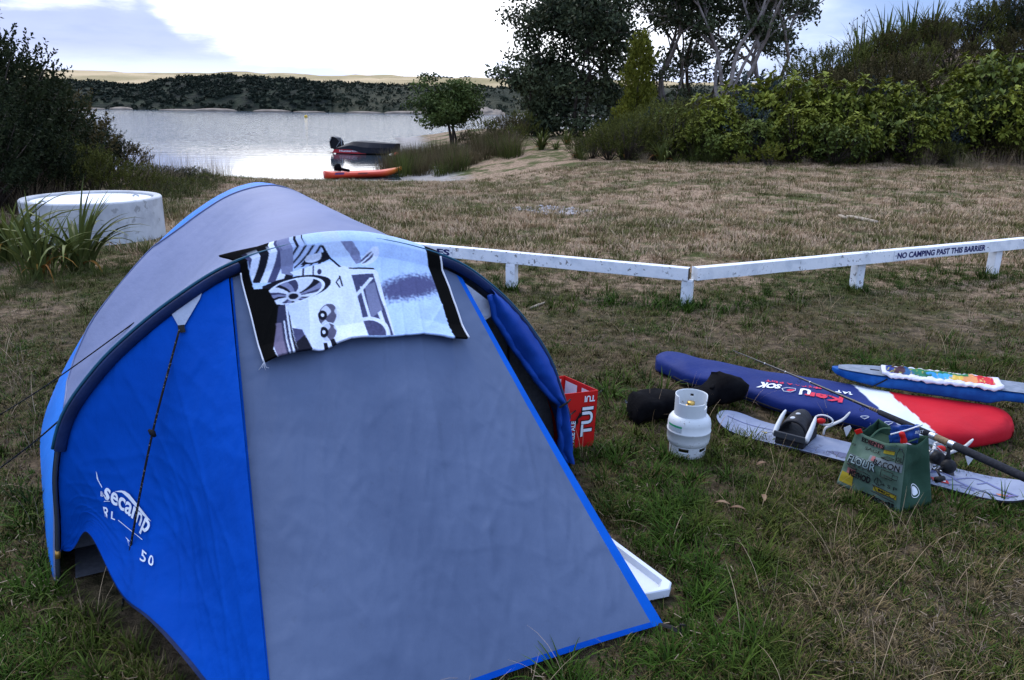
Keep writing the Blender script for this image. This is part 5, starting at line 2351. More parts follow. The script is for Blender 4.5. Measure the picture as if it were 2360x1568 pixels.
# round white emblem on the green side
SQ = lambda x, y: fsd(x, y, .004)
q = MB()
cx, cy, rx, ry = .52, .24, .14, .095
q.add([SQ(cx, cy)] + [SQ(cx + rx * math.cos(t), cy + ry * math.sin(t)) for t in np.linspace(0, 2 * PI, 24, endpoint=False)], [(0, i + 1, (i + 1) % 24 + 1) for i in range(24)])
em = q.build('emblem', m_white, so)
S2 = lambda x, y: fsd(x, y, .0055)
q = MB()
for k in range(24):
    t0, t1 = 2 * PI * k / 24, 2 * PI * (k + 1) / 24
    q.add([S2(cx + rx * f_ * math.cos(t), cy + ry * f_ * math.sin(t)) for t, f_ in ((t0, .88), (t1, .88), (t1, .66), (t0, .66))], [(0, 1, 2, 3)])
q.build('emblem_ring', m_bags, em)
# handles and contents
q = MB()
q.tube(curve3([T_fl.lerp(T_fr, .3) + Vector((0, 0, -.02)), T_fl.lerp(T_br, .4) + Vector((0, 0, .02)), T_fr.lerp(T_br, .5) + Vector((0, 0, .015)), T_fl.lerp(T_fr, .8) + Vector((0, 0, -.02))], 20), .006, 6, flat=.35)
q.build('handle', m_bags, sbag, smooth=True)
pk = thing('snack_packet', 'blue and white crumpled packet sticking out of the shopping bag', 'packet', tuple(T_fr.lerp(T_br, .2)))
q = MB()
ctr = (T_fl + T_fr * 2 + T_br * 2) / 5
q.grid(lambda i, j: ctr + (T_fr - T_fl).normalized() * (-.07 + .15 * i / 10) + Vector((0, .02, -.05 + .085 * j / 8 + .035 * i / 10)) + Vector((.008 * mnoise.noise((i * .6, j * .7, 1)), .02 * mnoise.noise((i * .5, j * .5, 2)), 0)), 11, 9)
pko = q.build('foil', mat('packet_blue', (.012, .035, .16), .35, (.02, .07, .30), nscale=14), pk, smooth=True, solid=.003)
q = MB()
tl_ = ctr + (T_fr - T_fl).normalized() * -.07 + Vector((0, .012, -.005))
tr_ = ctr + (T_fr - T_fl).normalized() * .085 + Vector((0, .012, .075))
q.tube([tl_, tl_.lerp(tr_, .5) + Vector((0, 0, -.003)), tr_], .004, 5)
q.build('seal_edge', m_white, pk)
text('lettering', 'BEST', quadmap(tr_ - Vector((.035, .012, .035)), tr_ - Vector((0, .012, .030)), tr_ - Vector((.035, .012, .022)), tr_ - Vector((0, .012, .017)), Vector((0, -.004, 0))), m_white, pk)
bt = thing('bottle_cap', 'red plastic-wrapped bottle neck in the shopping bag', 'bottle', tuple(T_fr.lerp(T_br, .4)))
q = MB()
b0 = T_fr.lerp(T_br, .30) + Vector((-.03, .02, -.02))
q.tube(curve3([b0, b0 + Vector((-.008, 0, .03)), b0 + Vector((-.022, 0, .055))], 10), [.012, .015, .015, .014, .012, .011, .013, .013, .011, .006], 8)
q.build('neck', m_bred, bt, smooth=True)
q = MB()
q.ball(b0 + Vector((.005, -.01, -.012)), (.03, .02, .022), 9, 6)
q.build('wrap', mat('clear_wrap', (.55, .45, .50), .2), bt, smooth=True)
q = MB()
e1 = T_fl + Vector((-.004, -.012, .0))
q.box(e1 + (T_fr - T_fl) * .04, (.035, .005, .022), Matrix.Rotation(-.9, 3, 'Z') @ Matrix.Rotation(-.6, 3, 'Y'))
q.build('red_tag', m_bred, sbag, bevel=.003)

# ================================================================== WHITE TRAY
m_tray = mat('white_plastic', (.62, .67, .76), .45, (.68, .73, .82), nscale=4, spec=.4)
TC = Vector((.612, 2.47, 0))
ed1 = (G(1415, 1255, .04) - G(1562, 1365, .04))
ed1.z = 0
ed1.normalize()
ed2 = Vector((-.86, -.30, 0)).normalized()
tray = thing('white_lid', 'white plastic lid with rim poking out under the tent edge', 'lid', tuple(TC))
TL1, TL2 = .52, .40


def tpt(a, b_, z):
    return TC + ed1 * a + ed2 * b_ + Vector((0, 0, z))


def outline(ins, z):
    ch_ = .045
    a0, b0, a1, b1 = ins, ins, TL1 - ins, TL2 - ins
    c_ = ch_ * (1 - .2)
    return [tpt(a0 + c_, b0, z), tpt(a1 - c_, b0, z), tpt(a1, b0 + c_, z), tpt(a1, b1 - c_, z), tpt(a1 - c_, b1, z), tpt(a0 + c_, b1, z), tpt(a0, b1 - c_, z), tpt(a0, b0 + c_, z)]


q = MB()
rings = [outline(.010, .006), outline(.0, .012), outline(0, .040), outline(.003, .044), outline(.022, .044), outline(.030, .020)]
vv = [p for r_ in rings for p in r_]
ff = [(i * 8 + k, i * 8 + (k + 1) % 8, (i + 1) * 8 + (k + 1) % 8, (i + 1) * 8 + k) for i in range(len(rings) - 1) for k in range(8)]
ff += [tuple(range(7, -1, -1)), tuple((len(rings) - 1) * 8 + k for k in range(8))]
q.add(vv, ff)
q.build('shell', m_tray, tray)
q = MB()
c_ = tpt(.115, .085, .0195)
q.tube([c_ - Vector((0, 0, .002)), c_], .011, 14)
q.build('drain_hole', m_bgrey, tray)

# ================================================================== KAYAK, BOAT, BUOYS
m_kay = mat('kayak_plastic', (1, 1, 1), .4, attr='Col', nscale=3, spec=.5)
ks, ke = Vector((-6.95, 29.35, 0)), Vector((-4.35, 31.0, 0))
kx = (ke - ks).normalized()
ky = Vector((-kx.y, kx.x, 0))
KL = (ke - ks).length
kz = max(H(ks.x, ks.y), H(ke.x, ke.y), WATER_Z) - .02
kay = thing('kayak', 'orange sit-on kayak fading to yellow, drawn up at the waterline', 'kayak', (ks.x, ks.y, kz))
q = MB()
cols = []
for i in range(40):
    x = i / 39
    hw = .36 * min(1, (x / .12 + .35) if x < .1 else 1) * (1 - max(0, (x - .55) / .45) ** 2.2) + .012
    h0 = .10 * max(0, 1 - x / .10) * -1
    top = .30 + .10 * max(0, (x - .6) / .4) ** 2 + .03 * max(0, 1 - x / .2)
    bot = .02 + .24 * max(0, (x - .72) / .28) ** 1.6 + .0
    for k in range(18):
        t = 2 * PI * k / 18
        c_, s_ = math.cos(t), math.sin(t)
        y = math.copysign(abs(c_) ** .6, c_) * hw
        z = (top + bot) / 2 + math.copysign(abs(s_) ** .7, s_) * (top - bot) / 2
        if s_ > .75:
            z -= .07 * math.exp(-((x - .45) / .28) ** 2)
        if s_ < 0:
            y *= 1 - .35 * abs(s_)
        p = ks + kx * (x * KL) + ky * y + Vector((0, 0, kz + z))
        q.v.append(tuple(p))
        f_ = sstep(x, .62, 1.2)
        cols.append((.60 * (1 - f_) + .66 * f_, .045 * (1 - f_) + .30 * f_, .012 * (1 - f_) + .02 * f_))
q.c = cols
for i in range(39):
    for k in range(18):
        q.f.append((i * 18 + k, i * 18 + (k + 1) % 18, (i + 1) * 18 + (k + 1) % 18, (i + 1) * 18 + k))
q.f += [tuple(range(17, -1, -1)), tuple(39 * 18 + k for k in range(18))]
q.build('hull', m_kay, kay, smooth=True)
q = MB()
q.tube([ks + kx * .50 + Vector((0, 0, kz + .30)), ks + kx * .52 + Vector((0, 0, kz + .45)), ks + kx * .55 + Vector((0, 0, kz + .56))], [.13, .14, .07], 9)
q.tube([ks + kx * .55 + Vector((0, 0, kz + .38)), ks + kx * .95 + Vector((0, 0, kz + .30))], [.12, .10], 8, flat=.5)
q.build('seat', m_blk, kay, smooth=True)
kl_ = lambda x, y: ks + kx * (.25 + x * .35) - ky * (.375) + Vector((0, 0, kz + .20 + y * .07))
q = MB()
q.add([kl_(0, 0), kl_(1, 0), kl_(1.1, 1), kl_(.1, 1)], [(0, 1, 2, 3)])
q.build('hull_logo', mat('kayak_logo', (.10, .05, .16), .5), kay)
q = MB()
q.add([kl_(2.6, -.2), kl_(3.6, -.2), kl_(3.7, .6), kl_(2.6, .6)], [(0, 1, 2, 3)])
q.build('hull_logo', mat('kayak_logo2', (.28, .06, .05), .5), kay)

# boat on the water
BY = 45.5
bs = Vector((XU(766, BY), BY, WATER_Z))
bx = Vector((.80, -.60, 0)).normalized()
bx = Vector((.93, -.36, 0)).normalized()
by = Vector((-bx.y, bx.x, 0))
BL = 3.95
boat = thing('motor_boat', 'covered motor boat with black outboard moored near the shore', 'boat', tuple(bs))
Bp = lambda a, b_, c_: bs + bx * a + by * b_ + Vector((0, 0, c_ * .80))
m_bcover = mat('boat_cover', (.006, .007, .012), .6, (.012, .013, .020), nscale=2, bump=.4, bscale=6, bdist=.03)
m_bhull = mat('boat_hull_red', (.40, .006, .012), .3, spec=.5)
m_bdark = mat('boat_hull_dark', (.010, .008, .010), .4)
q = MB()
for i in range(26):
    x = i / 25
    hw = .80 * (1 - max(0, (x - .5) / .5) ** 2.4) + .01
    for k in range(9):
        t = -1 + 2 * k / 8
        keel = -.15 + .40 * max(0, (x - .78) / .22) ** 1.5
        top = .36 + .10 * x
        z = keel + (top - keel) * min(1, abs(t) ** 1.3 * 1.05)
        q.v.append(tuple(Bp(.30 + x * (BL - .55), t * hw, z)))
for i in range(25):
    for k in range(8):
        q.f.append((i * 9 + k, i * 9 + k + 1, (i + 1) * 9 + k + 1, (i + 1) * 9 + k))
q.f.append(tuple(range(8, -1, -1)))
q.build('hull', m_bdark, boat, smooth=True)
# red quarter with lettering
q = MB()
rh = lambda x, y: Bp(.28 + x * 1.75, -.795 - .02, .02 + .33 * y + .04 * x)
q.add([rh(0, .1), rh(1.25, -.05), rh(1.0, 1.0), rh(.08, .80)], [(0, 1, 2, 3)])
rq = q.build('red_side', m_bhull, boat)
text('lettering', 'Hunterton', lambda x, y: rh(x, y) + Vector((0, -.012, 0)), m_white, rq, (.28, .32, .95, .74), .02)
# taut cover, overhanging at the bow
q = MB()
na, nb_ = 26, 9

def cov(i, j):
    x = i / (na - 1)
    t = -1 + 2 * j / (nb_ - 1)
    hw = np.interp(x, [0, .3, .6, .85, 1], [.80, .86, .84, .62, .34])
    top = np.interp(x, [0, .28, .32, 1], [.36, .80, .83, .74])
    low = np.interp(x, [0, .30, .5, .99, 1], [.33, .34, .10, .12, .12])
    s_ = abs(t)
    if s_ < .55:
        return Bp(.45 + x * (BL - .42), t / .55 * hw * .8, top + .03 * (1 - s_))
    k = (s_ - .55) / .45
    return Bp(.45 + x * (BL - .42) - .14 * k * (x > .95), math.copysign(hw * (.8 + .2 * min(1, k * 2)), t), top + (low - top) * k)
q.grid(cov, na, nb_)
base = (na - 1) * nb_
q.f.append(tuple(base + k for k in range(nb_)))
q.build('cover', m_bcover, boat)
# outboard
q = MB()
q.tube([Bp(.10, 0, -.25), Bp(.08, 0, .30)], [.07, .10], 10)
q.build('motor_leg', m_bdark, boat, smooth=True)
q = MB()
pr = [(-.16, .22), (.34, .24), (.46, .42), (.42, .95), (.24, 1.12), (-.06, 1.28), (-.14, 1.18), (-.28, .92), (-.24, .72)]
pr = [(-.20, .28), (.30, .26), (.40, .50), (.38, .78), (.20, 1.02), (-.08, 1.12), (-.22, .92), (-.26, .70)]
n_ = len(pr)
vv = [Bp(a, s_ * w_, c_) for s_, w_ in ((-1, .16), (-1, .24), (1, .24), (1, .16)) for a, c_ in [(k[0] * (.88 if w_ < .2 else 1), .66 + (k[1] - .66) * (.9 if w_ < .2 else 1)) for k in pr]]
ff = [tuple(range(n_ - 1, -1, -1)), tuple(3 * n_ + k for k in range(n_))]
for r_ in range(3):
    ff += [(r_ * n_ + k, r_ * n_ + (k + 1) % n_, (r_ + 1) * n_ + (k + 1) % n_, (r_ + 1) * n_ + k) for k in range(n_)]
q.add(vv, ff)
q.build('outboard_cowl', mat('cowl_black', (.006, .006, .008), .45, spec=.2), boat, bevel=.03)
q = MB()
q.tube([Bp(-.20, -.26, .82), Bp(-.10, -.26, .98)], .014, 5)
q.build('cowl_trim', m_silver, boat)
q = MB()
q.tube([Bp(.22, -.27, .42), Bp(.44, -.27, .76)], .015, 5)
q.build('strap', m_silver, boat)
q = MB()
q.tube([Bp(.60, -.3, .35), Bp(.57, -.3, 1.15)], .012, 5)
q.build('aerial', m_silver, boat)
q = MB()
q.tube([Bp(-.35, -.3, .08), Bp(.15, -.5, .03), Bp(.30, -.75, .02)], [.03, .05, .05], 6, flat=.4)
q.build('swim_step', m_bdark, boat)


def buoy(label, p, r_, m, grp):
    o = thing('buoy', label, 'buoy', tuple(p))
    q = MB()
    q.ball((p.x, p.y, p.z + r_ * .45), r_, 14, 9)
    q.build('float', m, o, smooth=True)
    q = MB()
    q.tube([(p.x, p.y, p.z + r_ * 1.35), (p.x, p.y, p.z + r_ * 1.7)], r_ * .16, 6)
    q.build('eye', m_bdark, o)


p_ = at(914, 358, 43.0); p_.z = WATER_Z
buoy('small red mooring buoy beside the boat bow', p_, .15, mat('buoy_red', (.62, .05, .03), .4), 'b')
p_ = at(698, 276, 150); p_ = Vector((p_.x, 150, WATER_Z))
p_ = Vector((XU(698, 150, WATER_Z), 150, WATER_Z))
buoy('yellow buoy far out on the lake', p_, .32, mat('buoy_yellow', (.62, .40, .05), .4), 'b')

# ================================================================== LITTER ON THE GRASS
m_stick = mat('bleached_stick', (.30, .24, .18), .85, (.45, .38, .30), nscale=20)
m_leafd = mat('dead_leaf', (.17, .10, .06), .8, (.27, .18, .11), nscale=20)


def stick(label, a, b_, r_):
    A, B_ = GT(*a), GT(*b_)
    o = MB()
    L_ = (B_ - A).length
    pts_ = [A.lerp(B_, k / 7) + Vector((0, .02 * L_ * math.sin(k * 1.9), r_ * .8 + .01 * L_ * abs(math.sin(k * 1.3)))) for k in range(8)]
    o.tube(pts_, [r_ * (.6 + .4 * math.sin(.4 + k * .35)) for k in range(8)], 6)
    tag(o.build('stick', m_stick, None, smooth=True), label, 'stick')


stick('pale driftwood stick lying on the dry grass behind the barrier', (1952, 503), (2022, 517), .035)
stick('short pale stick just left of the driftwood stick', (1933, 500), (1950, 507), .03)
stick('grey twig on the grass left of the barrier corner post', (1222, 713), (1256, 700), .012)
stick('thin straw twig on the turf below the shopping bag', (1880, 1525), (2010, 1530), .003)
for i, (u, v, a_) in enumerate(((1755, 1072, .4), (1760, 1150, 1.4), (1665, 1163, -.3), (1700, 1175, -.25), (1000, 0, 0))):
    if i == 4:
        break
    p = G(u, v, .03)
    q = MB()
    L_ = .036
    X = Vector((math.cos(a_), math.sin(a_), 0)); Y = Vector((-X.y, X.x, 0))
    vv = []
    for k in range(7):
        t = k / 6
        wd = .011 * math.sin(PI * t) ** .8
        for s_ in (-1, 0, 1):
            vv.append(p + X * ((t - .5) * L_ * 2) + Y * (s_ * wd) + Vector((0, 0, .012 * math.sin(PI * t) + .006 * abs(s_))))
    q.add(vv, [(k * 3 + s_, k * 3 + s_ + 1, k * 3 + s_ + 4, k * 3 + s_ + 3) for k in range(6) for s_ in (0, 1)])
    tag(q.build('dead_leaf', m_leafd, None, smooth=True), ('curled brown leaf nearest the gas bottle', 'curled brown leaf below the first, left of the shopping bag', 'thin brown leaf on the dark turf below the gas bottle', 'second thin brown leaf at the foot of the first thin one')[i], 'leaf')

# ash and stone patch
fpc = GT(1278, 486)
_b = bmesh.new()
bmesh.ops.create_icosphere(_b, subdivisions=1, radius=1)
ICOV = [v.co.copy() for v in _b.verts]
ICOF = [tuple(v.index for v in f.verts) for f in _b.faces]
_b.free()
q = MB()
rnd = random.Random(8)
for i in range(260):
    a_, r_ = rnd.uniform(0, 2 * PI), math.sqrt(rnd.random())
    x, y = fpc.x + math.cos(a_) * r_ * .62 * (1 + .3 * math.sin(3 * a_)), fpc.y + math.sin(a_) * r_ * .75
    s_ = rnd.uniform(.012, .05)
    z = H(x, y)
    vv = [Vector((x + k.x * s_, y + k.y * s_, z + .012 + k.z * s_ * .45)) for k in (c0_ * (1 + .3 * rnd.uniform(-1, 1)) for c0_ in ICOV)]
    q.add(vv, ICOF)
tag(q.build('stone_patch', mat('ash_stone', (.30, .29, .31), .9, (.46, .44, .46), nscale=9), None), 'patch of pale stones and ash bare in the grass', 'stones', kind='stuff')

# ================================================================== PLANTS
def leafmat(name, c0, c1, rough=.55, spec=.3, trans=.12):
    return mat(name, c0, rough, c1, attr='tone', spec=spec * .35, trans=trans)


m_broad = leafmat('leaf_broad', (.024, .038, .005), (.310, .335, .050), .6, .18)
m_fine = leafmat('leaf_fine_dark', (.006, .010, .005), (.042, .054, .022), .7, .15)
m_fineb = leafmat('leaf_fine_brown', (.024, .021, .009), (.120, .098, .042), .75, .1)
m_fineg = leafmat('leaf_fine_green', (.026, .032, .007), (.145, .150, .034), .7, .15)
m_grey = leafmat('leaf_grey_blue', (.022, .032, .030), (.085, .115, .110), .7, .15)
m_flax = leafmat('leaf_flax', (.022, .036, .009), (.170, .190, .048), .5, .3)
m_flaxo = leafmat('leaf_flax_orange', (.16, .045, .01), (.30, .16, .03), .6, .2)
m_toe = leafmat('leaf_tussock', (.026, .038, .009), (.140, .155, .040), .6, .2)
m_reed = leafmat('leaf_reed', (.055, .044, .022), (.190, .145, .078), .7, .15)
m_straw = leafmat('leaf_straw', (.12, .090, .055), (.34, .27, .18), .8, .1)
m_yell = leafmat('leaf_yellow_green', (.045, .055, .006), (.200, .200, .030), .6, .2)
m_gum = leafmat('leaf_gum', (.015, .023, .012), (.115, .135, .066), .55, .25)
m_poh = leafmat('leaf_coastal', (.016, .028, .008), (.110, .145, .036), .55, .25)
m_barkp = mat('bark_pale', (.17, .14, .125), .85, (.30, .26, .24), nscale=3, ndetail=6, bump=.5, bscale=18, bdist=.02)
m_barkd = mat('bark_dark', (.035, .027, .022), .9, (.075, .058, .046), nscale=5, bump=.5, bscale=20, bdist=.02)


def rvec(rnd):
    while True:
        v_ = Vector((rnd.uniform(-1, 1), rnd.uniform(-1, 1), rnd.uniform(-1, 1)))
        if .05 < v_.length < 1:
            return v_.normalized()


def leafq(q, p, d, L, w_, rnd, tone, droop=0.0):
    """small leaf: a kite of one quad"""
    s_ = d.cross(rvec(rnd))
    if s_.length < 1e-4:
        return
    s_.normalize()
    m_ = p + d * (L * .45)
    q.add([p, m_ + s_ * w_, p + d * L - Vector((0, 0, droop * L)), m_ - s_ * w_], [(0, 1, 2, 3)], tone)


def bigleaf(q, p, d, L, w_, tone, curl=.7):
    up = Vector((0, 0, 1))
    s_ = d.cross(up)
    s_ = s_.normalized() if s_.length > 1e-3 else Vector((1, 0, 0))
    vv, tt = [], []
    dd = d.copy()
    pp = p.copy()
    for i, wk in enumerate((.12, .8, 1.0, .7, .05)):
        n_ = s_.cross(dd).normalized()
        vv += [pp - s_ * (w_ * wk) + n_ * (w_ * .25 * wk), pp, pp + s_ * (w_ * wk) + n_ * (w_ * .25 * wk)]
        tt += [tone * .92, tone * .7, tone]
        pp = pp + dd * (L / 4)
        dd = (dd - Vector((0, 0, curl / 4))).normalized()
    ff = []
    for i in range(4):
        ff += [(i * 3, i * 3 + 1, i * 3 + 4, i * 3 + 3), (i * 3 + 1, i * 3 + 2, i * 3 + 5, i * 3 + 4)]
    q.add(vv, ff, tt)


def proto(name, label, cat, group, parts, kind=None):
    o = thing(name, label, cat, (0, 0, 0), group)
    for nm, q, m, sm in parts:
        q.build(nm, m, o, smooth=sm)
    return o


FIRST = {}


def place(pr, x, y, s=1.0, rz=0.0, label=None, sz=None, sink=.03, z=None):
    o = pr if not FIRST.get(pr.name) else copy_tree(pr)
    FIRST[pr.name] = True
    o.location = (x, y, (H(x, y) if z is None else z) - sink)
    o.rotation_euler = (0, 0, rz)
    o.scale = (s, s, s * (sz or 1))
    if label:
        o['label'] = label
    return o


def stems(q, rnd, n, h, spread, r_=.02):
    for _ in range(n):
        a = rnd.uniform(0, 2 * PI)
        e_ = Vector((math.cos(a) * spread * rnd.uniform(.2, 1), math.sin(a) * spread * rnd.uniform(.2, 1), h * rnd.uniform(.6, 1)))
        m_ = e_ * .5 + Vector((0, 0, h * .12))
        q.tube([Vector((e_.x * .08, e_.y * .08, 0)), m_, e_], [r_, r_ * .7, r_ * .25], 5)


def broadleaf(seed, h=2.3, sp=1.3, n=84):
    rnd = random.Random(seed)
    f, s_ = MB(), MB()
    tips = []
    for i in range(n):
        a = rnd.uniform(0, 2 * PI)
        ph = math.acos(rnd.uniform(-.15, 1))
        k = rnd.uniform(.78, 1.05) * (1 + .18 * math.sin(a * 3 + seed))
        c_ = Vector((math.sin(ph) * math.cos(a) * sp * k, math.sin(ph) * math.sin(a) * sp * k, h * .42 + math.cos(ph) * h * .58 * k))
        out = Vector((c_.x / sp, c_.y / sp, .5 + max(0, c_.z - h * .5) / h)).normalized()
        tips.append(c_)
        nl = rnd.randint(9, 13)
        for j in range(nl):
            b_ = 2 * PI * j / nl + rnd.uniform(-.3, .3)
            t1 = out.orthogonal().normalized()
            t2 = out.cross(t1)
            d_ = (out * rnd.uniform(.25, .9) + t1 * math.cos(b_) + t2 * math.sin(b_)).normalized()
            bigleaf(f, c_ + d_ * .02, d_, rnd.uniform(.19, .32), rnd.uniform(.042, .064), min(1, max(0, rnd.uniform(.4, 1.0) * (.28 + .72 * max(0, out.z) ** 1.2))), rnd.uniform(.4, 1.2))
    for i in range(520):
        v_ = rvec(rnd)
        c_ = Vector((v_.x * sp * .8, v_.y * sp * .8, h * .45 + v_.z * h * .42)) * 1.0
        leafq(f, c_, rvec(rnd), rnd.uniform(.12, .2), rnd.uniform(.03, .05), rnd, rnd.uniform(0, .35), .2)
    for c_ in tips[::3]:
        s_.tube([Vector((c_.x * .1, c_.y * .1, 0)), Vector((c_.x * .5, c_.y * .5, c_.z * .55)), c_], [.03, .018, .006], 5)
    return f, s_


def finebush(seed, h=2.0, sp=1.0, n=170, leaf=(.03, .06), per=26, up=.9, ragged=.25):
    rnd = random.Random(seed)
    f, s_ = MB(), MB()
    for i in range(n):
        a = rnd.uniform(0, 2 * PI)
        ph = math.acos(rnd.uniform(-.25, 1))
        k = rnd.uniform(.45, 1.0) ** .6 * (1 + ragged * mnoise.noise((math.cos(a) * 2 + seed, math.sin(a) * 2, ph * 2)))
        c_ = Vector((math.sin(ph) * math.cos(a) * sp * k, math.sin(ph) * math.sin(a) * sp * k, h * .42 + math.cos(ph) * h * .56 * k))
        d_ = (Vector((c_.x / sp, c_.y / sp, 0)) * .6 + Vector((0, 0, up)) + rvec(rnd) * .45).normalized()
        L_ = rnd.uniform(.22, .5) * h / 2
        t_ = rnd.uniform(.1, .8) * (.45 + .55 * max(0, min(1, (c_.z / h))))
        for j in range(per):
            x = j / per
            p = c_ + d_ * (L_ * (x - .4))
            leafq(f, p, (d_ * .8 + rvec(rnd)).normalized(), rnd.uniform(*leaf) * (1.3 - .5 * x), rnd.uniform(*leaf) * .26, rnd, min(1, max(0, t_ + rnd.uniform(-.15, .2))))
        if i % 8 == 0:
            s_.tube([Vector((c_.x * .1, c_.y * .1, 0)), c_ * .6, c_], [.022, .012, .004], 4)
    return f, s_


def strap(q, base, a, L, w_, lean, tone, rnd, curl=1.1, seg=8, fold=.5):
    d = Vector((math.cos(a), math.sin(a), 0))
    sdv = Vector((-d.y, d.x, 0))
    p = Vector(base)
    ang = lean * .3
    vv, ff, tt = [], [], []
    for i in range(seg + 1):
        k = i / seg
        wk = w_ * min(1, .55 + k * 2) * (1 - max(0, k - .35) / .65) ** .8 + .001
        n_ = d * math.cos(ang) - Vector((0, 0, math.sin(ang)))
        vv += [p - sdv * wk - n_ * wk * fold, p, p + sdv * wk - n_ * wk * fold]
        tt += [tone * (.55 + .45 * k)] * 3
        p = p + (d * math.sin(ang) + Vector((0, 0, math.cos(ang)))) * (L / seg)
        ang = min(ang + lean * curl / seg * (1 + k), 2.7)
    for i in range(seg):
        ff += [(i * 3, i * 3 + 1, i * 3 + 4, i * 3 + 3), (i * 3 + 1, i * 3 + 2, i * 3 + 5, i * 3 + 4)]
    q.add(vv, ff, tt)


def flax(seed, n=48, L=(.7, 1.25), w_=(.026, .044), lean=(.15, 1.5), dead=5, spread=.16):
    rnd = random.Random(seed)
    f, o_ = MB(), MB()
    for i in range(n):
        a = rnd.uniform(0, 2 * PI)
        b_ = (math.cos(a) * spread * rnd.random(), math.sin(a) * spread * rnd.random(), 0)
        strap(f, b_, a + rnd.uniform(-.5, .5), rnd.uniform(*L), rnd.uniform(*w_), rnd.uniform(*lean), rnd.uniform(.15, 1), rnd)
    for i in range(dead):
        a = rnd.uniform(0, 2 * PI)
        strap(o_, (0, 0, 0), a, rnd.uniform(L[0] * .7, L[1] * .8), rnd.uniform(*w_) * .8, rnd.uniform(1.2, 2.0), rnd.uniform(.2, 1), rnd)
    return f, o_


def tussock(seed, n=170, L=(.6, 1.2), w_=(.004, .008), lean=(.2, 1.8), spread=.22):
    rnd = random.Random(seed)
    f = MB()
    for i in range(n):
        a = rnd.uniform(0, 2 * PI)
        r_ = spread * math.sqrt(rnd.random())
        blade(f, (r_ * math.cos(a), r_ * math.sin(a), 0), a + rnd.uniform(-.7, .7), rnd.uniform(*lean), rnd.uniform(*L), rnd.uniform(*w_), rnd, 6)
    return f


# ---- prototypes -----------------------------------------------------
GRP_R = 'shrubs on the bank behind the barrier'
GRP_L = 'dark bushes left of the lake view'
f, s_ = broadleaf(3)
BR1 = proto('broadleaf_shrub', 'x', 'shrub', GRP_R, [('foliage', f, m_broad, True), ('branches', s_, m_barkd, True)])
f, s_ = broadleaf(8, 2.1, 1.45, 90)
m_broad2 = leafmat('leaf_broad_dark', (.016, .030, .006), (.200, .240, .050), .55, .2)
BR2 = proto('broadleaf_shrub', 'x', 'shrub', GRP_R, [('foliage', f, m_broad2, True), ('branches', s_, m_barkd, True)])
f, s_ = finebush(5, 2.0, 1.1, 300, (.035, .07), 28)
FD = proto('fine_leaved_bush', 'x', 'bush', GRP_L, [('foliage', f, m_fine, False), ('branches', s_, m_barkd, True)])
f, s_ = finebush(15, 1.8, 1.2, 230, (.035, .07), 26, .7)
FG = proto('fine_leaved_shrub', 'x', 'shrub', GRP_R, [('foliage', f, m_fineg, False), ('branches', s_, m_barkd, True)])
f, s_ = finebush(25, 1.5, 1.15, 340, (.035, .07), 26, .8, .25)
FB = proto('brown_shrub', 'x', 'shrub', GRP_R, [('foliage', f, m_fineb, False), ('branches', s_, m_barkd, True)])
f, s_ = finebush(35, 1.1, .7, 90, (.05, .09), 16, 1.2, .2)
FGR = proto('grey_leaved_shrub', 'x', 'shrub', GRP_R, [('foliage', f, m_grey, False), ('branches', s_, m_barkd, True)])
f, s_ = finebush(45, .9, .6, 80, (.05, .08), 16, .7, .2)
FY = proto('yellow_green_shrub', 'x', 'shrub', GRP_R, [('foliage', f, m_yell, False), ('branches', s_, m_barkd, True)])
f, o_ = flax(2)
FX = proto('flax', 'x', 'flax', 'flax plants', [('leaves', f, m_flax, True), ('dead_leaves', o_, m_flaxo, True)])
f, o_ = flax(12, 54, (.9, 1.5), (.022, .036), (.1, 1.2), 8, .3)
FX2 = proto('flax', 'x', 'flax', 'flax plants', [('leaves', f, m_flax, True), ('dead_leaves', o_, m_flaxo, True)])
TU = proto('tussock', 'x', 'tussock', 'tussocks at the foot of the bank', [('blades', tussock(4), m_toe, False)])
RE = proto('reed_clump', 'x', 'reeds', 'reeds on the point by the kayak', [('stems', tussock(6, 230, (.5, 1.05), (.010, .018), (.05, .7), .5), m_reed, False)])
RE2 = proto('reed_clump', 'x', 'reeds', 'reeds on the point by the kayak', [('stems', tussock(7, 230, (.5, 1.0), (.010, .018), (.05, .9), .5), m_toe, False)])
SG = proto('dry_grass_clump', 'x', 'tall grass', 'clumps of dry tall grass', [('stems', tussock(9, 130, (.5, 1.1), (.004, .008), (.1, 1.1), .3), m_straw, False)])


# ---- trees --------------------------------------------------------------
def grow(q, tips, rnd, p, d, L, r_, depth, spread, up, kink=.22):
    n_ = 4
    pts_, rr_ = [p.copy()], [r_]
    for i in range(n_):
        d = (d + rvec(rnd) * kink + Vector((0, 0, up * .12))).normalized()
        p = p + d * (L / n_)
        pts_.append(p.copy())
        rr_.append(r_ * (1 - .38 * (i + 1) / n_))
    q.tube(pts_, rr_, 7 if r_ > .05 else 5, cap=False)
    if depth == 0:
        tips.append(p)
        return
    if depth <= 2:
        tips.append(pts_[2])
    for k in range(rnd.choice((2, 2, 3))):
        dd = (d + rvec(rnd) * spread).normalized()
        grow(q, tips, rnd, p, dd, L * rnd.uniform(.6, .85), r_ * .6, depth - 1, spread, up, kink)


